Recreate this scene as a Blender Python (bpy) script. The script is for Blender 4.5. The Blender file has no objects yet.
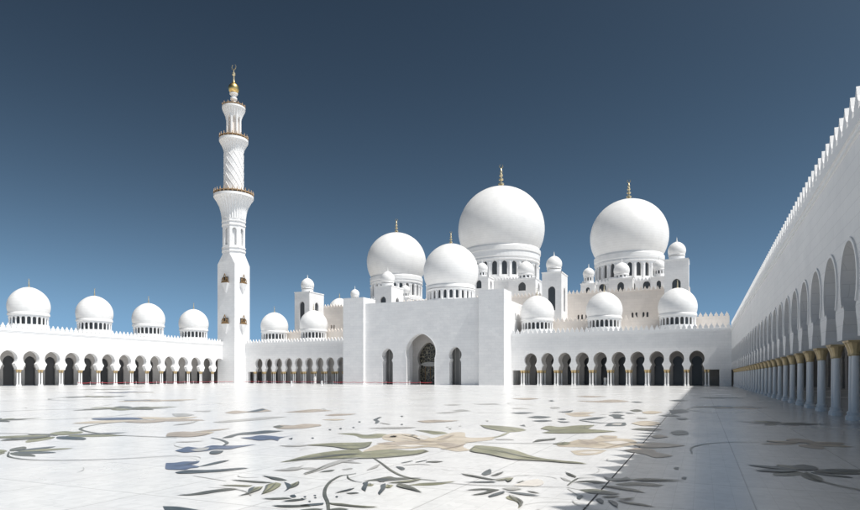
import bpy, bmesh, math, random
from mathutils import Vector, Matrix
from mathutils.geometry import tessellate_polygon
random.seed(7)
R = math.radians
PI = math.pi
SC = bpy.context.scene
C = SC.collection

# ------------------------------------------------------------------ camera constants
F, CX, HY, CH, YAW = 609.0, 430.0, 377.0, 1.6, 24.07
SN, CS = math.sin(R(YAW)), math.cos(R(YAW))

def ground(px, py):
    """place on the courtyard floor that the photograph shows at a given spot"""
    Z = F * CH / (py - HY); s = (px - CX) / F
    return (Z * (-SN + s * CS), Z * (CS + s * SN))

# ------------------------------------------------------------------ materials
def mat(name, col, rough=0.5, metal=0.0):
    m = bpy.data.materials.new(name); m.use_nodes = True
    b = m.node_tree.nodes['Principled BSDF']
    b.inputs['Base Color'].default_value = (*col, 1)
    b.inputs['Roughness'].default_value = rough
    b.inputs['Metallic'].default_value = metal
    return m

def N(nt, typ, **kw):
    n = nt.nodes.new(typ)
    for k, v in kw.items():
        if k in n.inputs: n.inputs[k].default_value = v
        else: setattr(n, k, v)
    return n

def ramp(nt, src, stops):
    r = nt.nodes.new('ShaderNodeValToRGB')
    cr = r.color_ramp
    while len(cr.elements) < len(stops): cr.elements.new(0.5)
    for e, (p, c) in zip(cr.elements, stops):
        e.position = p; e.color = (*c, 1)
    nt.links.new(src, r.inputs[0])
    return r

def mixc(nt, fac, a, b, mode='MIX'):
    n = nt.nodes.new('ShaderNodeMix'); n.data_type = 'RGBA'; n.blend_type = mode
    for sock, v in ((n.inputs[0], fac), (n.inputs[6], a), (n.inputs[7], b)):
        if hasattr(v, 'links'): nt.links.new(v, sock)
        elif isinstance(v, tuple): sock.default_value = (*v, 1)
        else: sock.default_value = v
    return n.outputs[2]

def block_marble(name, c1, c2, joint, bw=1.5, bh=0.6, rough=0.45, bump=0.15, vary=0.5):
    """dressed marble blocks with thin joints, each block a slightly different tone"""
    m = mat(name, c1, rough); nt = m.node_tree; b = nt.nodes['Principled BSDF']
    tc = N(nt, 'ShaderNodeTexCoord'); sep = N(nt, 'ShaderNodeSeparateXYZ')
    nt.links.new(tc.outputs['Object'], sep.inputs[0])
    add = N(nt, 'ShaderNodeMath', operation='ADD')
    nt.links.new(sep.outputs[0], add.inputs[0]); nt.links.new(sep.outputs[1], add.inputs[1])
    cmb = N(nt, 'ShaderNodeCombineXYZ')
    nt.links.new(add.outputs[0], cmb.inputs[0]); nt.links.new(sep.outputs[2], cmb.inputs[1])
    br = N(nt, 'ShaderNodeTexBrick', Scale=1.0)
    br.inputs['Brick Width'].default_value = bw; br.inputs['Row Height'].default_value = bh
    br.inputs['Mortar Size'].default_value = 0.012; br.inputs['Mortar Smooth'].default_value = 0.3
    br.inputs['Color1'].default_value = (*c1, 1); br.inputs['Color2'].default_value = (*c2, 1)
    br.inputs['Mortar'].default_value = (*joint, 1)
    nt.links.new(cmb.outputs[0], br.inputs['Vector'])
    nz = N(nt, 'ShaderNodeTexNoise', Scale=0.35, Detail=8.0, Roughness=0.65)
    nt.links.new(tc.outputs['Object'], nz.inputs['Vector'])
    rp = ramp(nt, nz.outputs[0], [(0.3, (0.88, 0.88, 0.89)), (0.65, (1, 1, 1))])
    col = mixc(nt, vary, br.outputs['Color'], rp.outputs[0], 'MULTIPLY')
    nt.links.new(col, b.inputs['Base Color'])
    nz2 = N(nt, 'ShaderNodeTexNoise', Scale=1.6, Detail=6.0, Roughness=0.7)
    nt.links.new(tc.outputs['Object'], nz2.inputs['Vector'])
    h = mixc(nt, 0.5, br.outputs['Color'], nz2.outputs[0])
    bp = N(nt, 'ShaderNodeBump', Strength=bump, Distance=0.25)
    nt.links.new(h, bp.inputs['Height']); nt.links.new(bp.outputs[0], b.inputs['Normal'])
    return m

def dome_marble(name, c):
    m = mat(name, c, 0.42); nt = m.node_tree; b = nt.nodes['Principled BSDF']
    tc = N(nt, 'ShaderNodeTexCoord')
    nz = N(nt, 'ShaderNodeTexNoise', Scale=0.5, Detail=9.0, Roughness=0.7)
    nt.links.new(tc.outputs['Object'], nz.inputs['Vector'])
    rp = ramp(nt, nz.outputs[0], [(0.3, tuple(x * 0.88 for x in c)), (0.7, c)])
    wv = N(nt, 'ShaderNodeTexWave', Scale=0.55, bands_direction='Z', Distortion=0.0)
    nt.links.new(tc.outputs['Object'], wv.inputs['Vector'])
    r2 = ramp(nt, wv.outputs['Color'], [(0.0, (0.86, 0.86, 0.86)), (0.07, (1, 1, 1))])
    nt.links.new(mixc(nt, 0.6, rp.outputs[0], r2.outputs[0], 'MULTIPLY'), b.inputs['Base Color'])
    return m

def inlay_stone(name, c, c2, rough=0.28):
    m = mat(name, c, rough); nt = m.node_tree; b = nt.nodes['Principled BSDF']
    tc = N(nt, 'ShaderNodeTexCoord')
    nz = N(nt, 'ShaderNodeTexNoise', Scale=2.2, Detail=10.0, Roughness=0.75, Distortion=1.0)
    nt.links.new(tc.outputs['Object'], nz.inputs['Vector'])
    n2 = N(nt, 'ShaderNodeTexNoise', Scale=0.45, Detail=4.0, Roughness=0.6, Distortion=2.0)
    nt.links.new(tc.outputs['Object'], n2.inputs['Vector'])
    fac = N(nt, 'ShaderNodeMath', operation='ADD'); f2 = N(nt, 'ShaderNodeMath', operation='MULTIPLY'); f2.inputs[1].default_value = 0.5
    nt.links.new(nz.outputs[0], fac.inputs[0]); nt.links.new(n2.outputs[0], fac.inputs[1]); nt.links.new(fac.outputs[0], f2.inputs[0])
    rp = ramp(nt, f2.outputs[0], [(0.38, c), (0.62, c2)])
    vo = N(nt, 'ShaderNodeTexVoronoi', Scale=5.0, feature='F1')
    nt.links.new(tc.outputs['Object'], vo.inputs['Vector'])
    bw = N(nt, 'ShaderNodeRGBToBW'); nt.links.new(vo.outputs['Color'], bw.inputs[0])
    r2 = ramp(nt, bw.outputs[0], [(0.1, (0.86, 0.86, 0.86)), (0.8, (1.06, 1.06, 1.04))])
    nt.links.new(mixc(nt, 0.8, rp.outputs[0], r2.outputs[0], 'MULTIPLY'), b.inputs['Base Color'])
    return m

def floor_marble():
    m = mat('courtyard_marble', (0.8, 0.8, 0.79), 0.2); nt = m.node_tree; b = nt.nodes['Principled BSDF']
    tc = N(nt, 'ShaderNodeTexCoord'); mp = N(nt, 'ShaderNodeMapping')
    nt.links.new(tc.outputs['Object'], mp.inputs[0]); mp.inputs['Location'].default_value = (1.3, 0.0, 0)
    br = N(nt, 'ShaderNodeTexBrick', Scale=1.0); br.offset = 0.0
    br.inputs['Brick Width'].default_value = 1.9; br.inputs['Row Height'].default_value = 2.0
    br.inputs['Mortar Size'].default_value = 0.010; br.inputs['Mortar Smooth'].default_value = 0.2
    br.inputs['Color1'].default_value = (0.82, 0.82, 0.81, 1); br.inputs['Color2'].default_value = (0.79, 0.79, 0.79, 1)
    br.inputs['Mortar'].default_value = (0.52, 0.51, 0.50, 1)
    nt.links.new(mp.outputs[0], br.inputs['Vector'])
    # small crazy-cut marble chips
    vo = N(nt, 'ShaderNodeTexVoronoi', Scale=9.0, feature='F1')
    nt.links.new(tc.outputs['Object'], vo.inputs['Vector'])
    bw = N(nt, 'ShaderNodeRGBToBW'); nt.links.new(vo.outputs['Color'], bw.inputs[0])
    r1 = ramp(nt, bw.outputs[0], [(0.15, (0.90, 0.90, 0.90)), (0.6, (1, 1, 1))])
    nz = N(nt, 'ShaderNodeTexNoise', Scale=0.8, Detail=10.0, Roughness=0.72)
    nt.links.new(tc.outputs['Object'], nz.inputs['Vector'])
    r2 = ramp(nt, nz.outputs[0], [(0.3, (0.88, 0.88, 0.885)), (0.62, (1, 1, 1))])
    c = mixc(nt, 0.75, br.outputs['Color'], r1.outputs[0], 'MULTIPLY')
    c = mixc(nt, 0.8, c, r2.outputs[0], 'MULTIPLY')
    b2 = N(nt, 'ShaderNodeTexBrick', Scale=1.0); b2.offset = 0.0
    b2.inputs['Brick Width'].default_value = 0.24; b2.inputs['Row Height'].default_value = 0.25
    b2.inputs['Mortar Size'].default_value = 0.004; b2.inputs['Mortar Smooth'].default_value = 0.3
    b2.inputs['Color1'].default_value = (1, 1, 1, 1); b2.inputs['Color2'].default_value = (0.945, 0.945, 0.945, 1); b2.inputs['Mortar'].default_value = (0.80, 0.80, 0.79, 1)
    nt.links.new(mp.outputs[0], b2.inputs['Vector'])
    c = mixc(nt, 0.8, c, b2.outputs['Color'], 'MULTIPLY')
    nt.links.new(c, b.inputs['Base Color'])
    nz3 = N(nt, 'ShaderNodeTexNoise', Scale=0.25, Detail=6.0)
    nt.links.new(tc.outputs['Object'], nz3.inputs['Vector'])
    rr = N(nt, 'ShaderNodeMapRange'); nt.links.new(nz3.outputs[0], rr.inputs[0])
    rr.inputs[3].default_value = 0.16; rr.inputs[4].default_value = 0.34
    nt.links.new(rr.outputs[0], b.inputs['Roughness'])
    bp = N(nt, 'ShaderNodeBump', Strength=0.04, Distance=0.01)
    nt.links.new(bw.outputs[0], bp.inputs['Height']); nt.links.new(bp.outputs[0], b.inputs['Normal'])
    return m

def gilded_screen():
    m = mat('patterned_door_glass', (0.03, 0.03, 0.03), 0.25); nt = m.node_tree; b = nt.nodes['Principled BSDF']
    tc = N(nt, 'ShaderNodeTexCoord')
    vo = N(nt, 'ShaderNodeTexVoronoi', Scale=1.5, feature='DISTANCE_TO_EDGE')
    nt.links.new(tc.outputs['Object'], vo.inputs['Vector'])
    r = ramp(nt, vo.outputs['Distance'], [(0.0, (0.42, 0.38, 0.27)), (0.03, (0.26, 0.23, 0.16)), (0.055, (0.025, 0.025, 0.022))])
    nt.links.new(r.outputs[0], b.inputs['Base Color'])
    return m

M = {}
M['wall'] = block_marble('white_marble_blocks', (0.91, 0.905, 0.90), (0.85, 0.85, 0.85), (0.70, 0.70, 0.70), bump=0.3, vary=0.7)
M['wall2'] = block_marble('white_marble_facing', (0.91, 0.905, 0.90), (0.87, 0.87, 0.865), (0.74, 0.74, 0.74), 1.2, 0.5, 0.45, 0.2, 0.7)
M['sand'] = block_marble('sand_marble', (0.88, 0.815, 0.75), (0.84, 0.775, 0.71), (0.70, 0.64, 0.58), 1.6, 0.7, 0.55, 0.08)
M['trim'] = mat('white_marble_trim', (0.85, 0.85, 0.85), 0.4)
M['dome'] = dome_marble('white_dome_marble', (0.90, 0.895, 0.885))
M['floor'] = floor_marble()
M['gold'] = mat('gold_leaf', (0.80, 0.58, 0.24), 0.28, 1.0)
M['palegold'] = mat('pale_gold', (0.72, 0.62, 0.42), 0.35, 0.85)
M['capital'] = mat('gilded_capital', (0.60, 0.46, 0.25), 0.4, 0.3)
M['glass'] = mat('dark_glass', (0.05, 0.052, 0.056), 0.2)
M['pane'] = mat('grey_window_glass', (0.075, 0.08, 0.085), 0.2)
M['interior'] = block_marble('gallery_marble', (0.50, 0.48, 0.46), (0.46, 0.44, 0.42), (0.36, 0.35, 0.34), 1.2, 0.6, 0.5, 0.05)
M['bronze'] = mat('brown_bronze', (0.30, 0.19, 0.09), 0.45, 0.4)
M['rail'] = mat('brown_lattice', (0.42, 0.29, 0.17), 0.5)
M['red'] = mat('red_rope', (0.42, 0.03, 0.045), 0.7)
M['white'] = mat('white_paint', (0.82, 0.82, 0.82), 0.4)
M['smoke'] = mat('smoky_glass', (0.20, 0.20, 0.195), 0.3)
M['door'] = gilded_screen()
M['drain'] = mat('drain_slot', (0.03, 0.03, 0.03), 0.6)
M['skin'] = mat('skin', (0.42, 0.26, 0.18), 0.5)
M['robe'] = mat('white_cotton', (0.8, 0.8, 0.79), 0.8)
M['black'] = mat('black_cloth', (0.02, 0.02, 0.022), 0.8)
M['ground'] = mat('pale_sand', (0.45, 0.40, 0.33), 0.9)
M['olive'] = inlay_stone('olive_marble', (0.15, 0.152, 0.078), (0.37, 0.355, 0.22))
M['moss'] = inlay_stone('grey_green_marble', (0.052, 0.055, 0.043), (0.175, 0.175, 0.135))
M['slate'] = inlay_stone('slate_marble', (0.028, 0.037, 0.04), (0.105, 0.122, 0.128))
M['blue'] = inlay_stone('blue_marble', (0.025, 0.045, 0.11), (0.12, 0.155, 0.25))
M['beige'] = inlay_stone('beige_marble', (0.47, 0.39, 0.28), (0.68, 0.60, 0.49))
M['tan'] = inlay_stone('tan_marble', (0.32, 0.26, 0.20), (0.54, 0.46, 0.38))
M['greyi'] = inlay_stone('pale_grey_marble', (0.34, 0.335, 0.32), (0.52, 0.51, 0.49))
M['pale'] = inlay_stone('cream_marble', (0.66, 0.61, 0.55), (0.76, 0.72, 0.68))

# ------------------------------------------------------------------ object helpers
def link(name, data, parent=None, loc=(0, 0, 0)):
    o = bpy.data.objects.new(name, data); C.objects.link(o)
    o.location = loc
    if parent: o.parent = parent
    return o

def obj(name, bm, m, parent=None, loc=(0, 0, 0), smooth=None, label=None):
    bmesh.ops.recalc_face_normals(bm, faces=bm.faces)
    me = bpy.data.meshes.new(name)
    if smooth:
        for f in bm.faces: f.smooth = True
        for e in bm.edges:
            if len(e.link_faces) == 2 and e.calc_face_angle(0) > R(smooth): e.smooth = False
    bm.to_mesh(me); bm.free()
    me.materials.append(M[m])
    o = link(name, me, parent, loc)
    if label: o['label'] = label
    return o

def thing(name, label, cat, loc=(0, 0, 0), rz=0, group=None):
    o = link(name, None, None, loc); o.rotation_euler = (0, 0, rz)
    o['label'] = label; o['category'] = cat
    if group: o['group'] = group
    return o

def again(o, parent, loc):
    """a copy of a part with its sub-parts"""
    c = o.copy(); C.objects.link(c); c.parent = parent; c.location = loc
    for ch in o.children:
        d = ch.copy(); C.objects.link(d); d.parent = c
    return c

BM = bmesh.new

def box(bm, x0, x1, y0, y1, z0, z1):
    v = [bm.verts.new((x, y, z)) for z in (z0, z1) for y in (y0, y1) for x in (x0, x1)]
    for f in ((0, 1, 3, 2), (4, 6, 7, 5), (0, 4, 5, 1), (2, 3, 7, 6), (0, 2, 6, 4), (1, 5, 7, 3)):
        bm.faces.new([v[i] for i in f])

def lathe(bm, prof, seg=32, c=(0, 0), rot=0.0, sx=1.0):
    rings = []
    for r, z in prof:
        if r < 1e-4: rings.append([bm.verts.new((c[0], c[1], z))])
        else: rings.append([bm.verts.new((c[0] + r * math.cos(rot + 2 * PI * k / seg), c[1] + r * math.sin(rot + 2 * PI * k / seg), z)) for k in range(seg)])
    for a, b in zip(rings, rings[1:]):
        for k in range(seg):
            j = (k + 1) % seg
            if len(a) == 1 and len(b) == 1: continue
            if len(a) == 1: bm.faces.new((a[0], b[j], b[k]))
            elif len(b) == 1: bm.faces.new((a[k], a[j], b[0]))
            else: bm.faces.new((a[k], a[j], b[j], b[k]))
    for ring, fl in ((rings[0], True), (rings[-1], False)):
        if len(ring) > 1: bm.faces.new(ring[::-1] if fl else ring)

def sheet(bm, loops, put, t):
    """a wall of thickness t with openings: loops[0] outline, the rest holes, in (u, h); put(u, h, d) gives the place"""
    tris = tessellate_polygon([[Vector((u, h, 0)) for u, h in L] for L in loops])
    flat = [p for L in loops for p in L]
    a = [bm.verts.new(put(u, h, 0)) for u, h in flat]
    b = [bm.verts.new(put(u, h, t)) for u, h in flat]
    for tr in tris:
        try:
            bm.faces.new([a[i] for i in tr]); bm.faces.new([b[i] for i in tr[::-1]])
        except ValueError: pass
    k = 0
    for L in loops:
        n = len(L)
        for i in range(n):
            j = (i + 1) % n
            bm.faces.new((a[k + i], a[k + j], b[k + j], b[k + i]))
        k += n

def front(y): return lambda u, h, d: (u, y + d, h)          # wall whose face looks to -Y
def side(x): return lambda u, h, d: (x - d, u, h)           # wall whose face looks to +X
def sideL(x): return lambda u, h, d: (x + d, u, h)          # wall whose face looks to -X

def arch(c, z0, zt, w, p=1.15, n=9):
    """round-pointed opening standing on z0"""
    a = w / 2; sp = zt - a * p
    pts = [(c - a, z0), (c - a, sp)]
    for i in range(1, 2 * n):
        t = PI - PI * i / (2 * n)
        s = math.sin(t)
        pts.append((c + a * math.cos(t), sp + a * p * (0.86 * s + 0.14 * (1 - abs(math.cos(t))))))
    pts += [(c + a, sp), (c + a, z0)]
    return pts

def horseshoe(c, z0, zt, w, neck, point=0.08, n=18):
    """keyhole opening: straight jambs, pinched neck, round head"""
    r = w / 2; zc = zt - r * (1 + point)
    t0 = math.asin(max(-1, -math.sqrt(max(0.0, 1 - (neck / r) ** 2))))
    jam = r * 0.93
    zn = zc + r * math.sin(t0)
    left = [(c - jam, z0), (c - jam, zn - 0.42 * r), (c - neck - (jam - neck) * 0.35, zn - 0.16 * r), (c - neck, zn)]
    pts = list(left)
    for i in range(1, n * 2):
        t = (PI - t0) + (t0 * 2 - PI) * i / (n * 2)
        zz = r * math.sin(t)
        if zz > 0: zz *= 1 + point * (zz / r) ** 4
        pts.append((c + r * math.cos(t), zc + zz))
    pts += [(2 * c - u, h) for u, h in left[::-1]]
    return pts

def merlons(bm, u0, u1, put, step=0.9, h=0.95, t=0.26, z=0.0, s=1.0, base=0.1):
    """a low wall topped with a row of leaf-shaped merlons"""
    sheet(bm, [[(u0, z), (u1, z), (u1, z + base), (u0, z + base)]], put, t)
    n = max(1, int((u1 - u0) / step)); st = (u1 - u0) / n; k = st / 0.9
    shp = [(-.27, 0), (-.34, .16), (-.34, .32), (-.22, .46), (-.14, .60), (0, 1), (.14, .60), (.22, .46), (.34, .32), (.34, .16), (.27, 0)]
    hh = h - base
    for i in range(n):
        c = u0 + (i + .5) * st
        sheet(bm, [[(c + u * k, z + base + q * hh) for u, q in shp]], put, t)

def dome_prof(r, cut, tip=0.05, zc=0.0, n=22, lip=0.04):
    t0 = -math.asin(cut / r); rb = r * math.cos(t0)
    p = [(rb * (1 - .12), zc - cut - r * .14), (rb * (1 + lip), zc - cut - r * .14), (rb * (1 + lip), zc - cut - r * .05), (rb * (1 + lip * .4), zc - cut - r * .03), (rb, zc - cut)]
    for i in range(1, n + 1):
        t = t0 + (PI / 2 - t0) * i / n
        q = max(0.0, math.sin(t))
        p.append((r * math.cos(t) if i < n else 0.0, zc + r * math.sin(t) + r * tip * q ** 7))
    return p

def add_dome(parent, x, y, zc, r, cut, tip=0.05, fin=2.0, seg=48, m='dome', finm='palegold', label=None, thick=1.0):
    bm = BM(); lathe(bm, dome_prof(r, cut, tip), seg)
    d = obj('dome', bm, m, parent, (x, y, zc), 35, label)
    if fin:
        bm = BM(); z = r * (1 + tip) - r * .012; b = fin * .085 * thick
        prof = [(b * 1.5, z), (b * 1.5, z + fin * .03), (b * .8, z + fin * .08)]
        for q, k in ((.17, 1.45), (.36, 1.15), (.53, .9), (.68, .65)):
            prof += [(b * .45, z + fin * (q - .07)), (b * k, z + fin * (q - .03)), (b * k, z + fin * (q + .02)), (b * .45, z + fin * (q + .06))]
        prof += [(b * .25, z + fin * .80), (0, z + fin * .84)]
        lathe(bm, prof, 12)
        # crescent
        n = 14; R0 = fin * .085
        outer = [(R0 * math.sin(t), R0 - R0 * math.cos(t)) for t in [(-2.6 + 5.2 * i / n) for i in range(n + 1)]]
        inner = [(R0 * .72 * math.sin(t), R0 * 1.2 - R0 * .72 * math.cos(t)) for t in [(2.5 - 5.0 * i / n) for i in range(n + 1)]]
        sheet(bm, [[(u, z + fin * .82 + h) for u, h in outer + inner]], lambda u, h, dd: (u, dd - fin * .012, h), fin * .024)
        obj('finial', bm, finm, d, (0, 0, 0), 40)
    return d

def add_drum(parent, x, y, z0, z1, r, n=24, wz0=.18, wz1=.86, wf=.52, base=None, wname='window', pane='pane', mw='wall2'):
    """ring of arched windows under a dome"""
    H = z1 - z0; bm = BM(); ap = r * math.cos(PI / n); w = 2 * r * math.sin(PI / n); t = min(.55, w * .3)
    for k in range(n):
        a = 2 * PI * (k + .5) / n
        e = Vector((-math.sin(a), math.cos(a), 0)); o_ = Vector((math.cos(a), math.sin(a), 0))
        put = lambda u, h, d, e=e, o_=o_: tuple(o_ * (ap - d) + e * u * (1 - d / ap) + Vector((0, 0, h)))
        sheet(bm, [[(-w / 2, 0), (w / 2, 0), (w / 2, H), (-w / 2, H)], arch(0, H * wz0, H * wz1, w * wf)], put, t)
        # slim colonnette on each edge
        b = 2 * PI * k / n
        lathe(bm, [(w * .11, H * .10), (w * .07, H * .16), (w * .07, H * .66), (w * .13, H * .74), (w * .13, H * .8)], 8, (r * 1.004 * math.cos(b), r * 1.004 * math.sin(b)))
    for zz, k, hh in ((0, 1.03, .07 * H), (H * .93, 1.035, .07 * H)):
        lathe(bm, [(r * .96, zz), (r * k, zz), (r * k, zz + hh), (r * .96, zz + hh)], 48)
    if base: lathe(bm, [(r * 1.0, -base), (r * 1.06, -base), (r * 1.06, -.02), (r * 1.0, -.02)], 48)
    d = obj('drum', bm, mw, parent, (x, y, z0))
    first = None
    for k in range(n):
        a = 2 * PI * (k + .5) / n
        if first is None:
            bm = BM(); sheet(bm, [arch(0, H * wz0 - .05, H * wz1 + .05, w * wf * 1.15)], lambda u, h, dd: (dd, u, h), .06)
            first = o = obj(wname, bm, pane, d)
        else:
            o = first.copy(); C.objects.link(o); o.parent = d
        o.rotation_euler = (0, 0, a); o.location = (math.cos(a) * (ap - t - .08), math.sin(a) * (ap - t - .08), 0)
    return d

def add_turret(parent, x, y, z0, ztop, r, fin=1.0, n=10):
    """little domed kiosk on a roof: windowed drum and dome"""
    cut = r * .45; zc = ztop - r * 1.06; zd = zc - cut - r * .14
    bm = BM(); rd = r * .86; H = zd - z0
    ap = rd * math.cos(PI / n); w = 2 * rd * math.sin(PI / n)
    for k in range(n):
        a = 2 * PI * (k + .5) / n
        e = Vector((-math.sin(a), math.cos(a), 0)); o_ = Vector((math.cos(a), math.sin(a), 0))
        put = lambda u, h, d, e=e, o_=o_: tuple(o_ * (ap - d) + e * u * (1 - d / ap) + Vector((0, 0, h)))
        sheet(bm, [[(-w / 2, 0), (w / 2, 0), (w / 2, H), (-w / 2, H)], arch(0, H * .42, H * .88, w * .5)], put, .2)
    lathe(bm, [(rd * .9, 0), (rd * 1.06, 0), (rd * 1.06, H * .12), (rd * .9, H * .12)], 24)
    t = obj('turret', bm, 'trim', parent, (x, y, z0))
    bm = BM(); lathe(bm, [(ap - .3, H * .3), (ap - .3, H * .95)], 20); obj('glazing', bm, 'pane', t)
    bm = BM(); lathe(bm, dome_prof(r, cut, .06, zc - z0), 32)
    z = zc - z0 + r * 1.05
    lathe(bm, [(.1, z), (.14, z + fin * .2), (.05, z + fin * .4), (.1, z + fin * .55), (.03, z + fin * .75), (0, z + fin)], 8)
    obj('dome', bm, 'dome', t, (0, 0, 0), 35)
    return t

def hollow_block(name, parent, x0, x1, y0, y1, z0, z1, m='wall2', fwin=(), swin=(), cornice=.25, label=None):
    """a block with real arched window openings in its -Y and +X faces; windows (c, z0, z1, w) in face coordinates"""
    t = .6; bm = BM()
    sheet(bm, [[(x0, z0), (x1, z0), (x1, z1), (x0, z1)]] + [arch(*q) for q in fwin], front(y0), t)
    sheet(bm, [[(y0 + t, z0), (y1, z0), (y1, z1), (y0 + t, z1)]] + [arch(*q) for q in swin], side(x1), t)
    box(bm, x0, x0 + t, y0 + t, y1, z0, z1); box(bm, x0 + t, x1 - t, y1 - t, y1, z0, z1)
    box(bm, x0 + t, x1 - t, y0 + t, y1 - t, z1 - .5, z1 - .1)
    if cornice:
        k = cornice * .4
        sheet(bm, [[(x0 - k, z1 - cornice), (x1 + k, z1 - cornice), (x1 + k, z1 + .02), (x0 - k, z1 + .02)]], front(y0 - k), k - .003)
        sheet(bm, [[(y0 - k, z1 - cornice), (y1, z1 - cornice), (y1, z1 + .02), (y0 - k, z1 + .02)]], side(x1 + k), k - .003)
    b = obj(name, bm, m, parent, (0, 0, 0), None, label)
    for c, a, z, w in fwin:
        bm = BM(); box(bm, c - w * .6, c + w * .6, y0 + t * .75, y0 + t * .75 + .06, a - .08, z + .1); obj('window', bm, 'pane', b)
    for c, a, z, w in swin:
        bm = BM(); box(bm, x1 - t * .75 - .06, x1 - t * .75, c - w * .6, c + w * .6, a - .08, z + .1); obj('window', bm, 'pane', b)
    return b

# ------------------------------------------------------------------ arcades
BAY = 3.364
def arch_soffit(c, s):
    """the underside of one bay, from impost to impost"""
    w = 1.22 * s; r = 1.27 * s; zc = 4.95; nk = .90 * s
    zn = zc - 1.36 * math.sqrt(1 - (nk / r) ** 2)
    left = [(c - w, 2.95), (c - w * .985, 3.22), (c - w * .9, 3.5), (c - nk * 1.06, 3.76), (c - nk, zn)]
    t0 = -math.acos(nk / r); pts = list(left); n = 26
    for i in range(1, n):
        t = (PI - t0) + (2 * t0 - PI) * i / n
        pts.append((c + r * math.cos(t), zc + 1.36 * math.sin(t) * (1.0 if math.sin(t) < 0 else 1 + .03 * math.sin(t) ** 6)))
    pts += [(2 * c - u, h) for u, h in left[::-1]]
    return pts

COL = {}
def column_meshes():
    if COL: return
    bm = BM(); lathe(bm, [(.23, 0), (.23, .14), (.17, .2), (.19, .28), (.135, .34), (.135, 1.2), (.12, 2.42)], 12); COL['c'] = bm
    bm = BM()
    lathe(bm, [(.12, 2.38), (.16, 2.42), (.15, 2.48), (.18, 2.62), (.25, 2.82), (.29, 2.88), (.20, 2.885)], 10)
    box(bm, -.27, .27, -.27, .27, 2.885, 2.95)
    COL['k'] = bm

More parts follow.
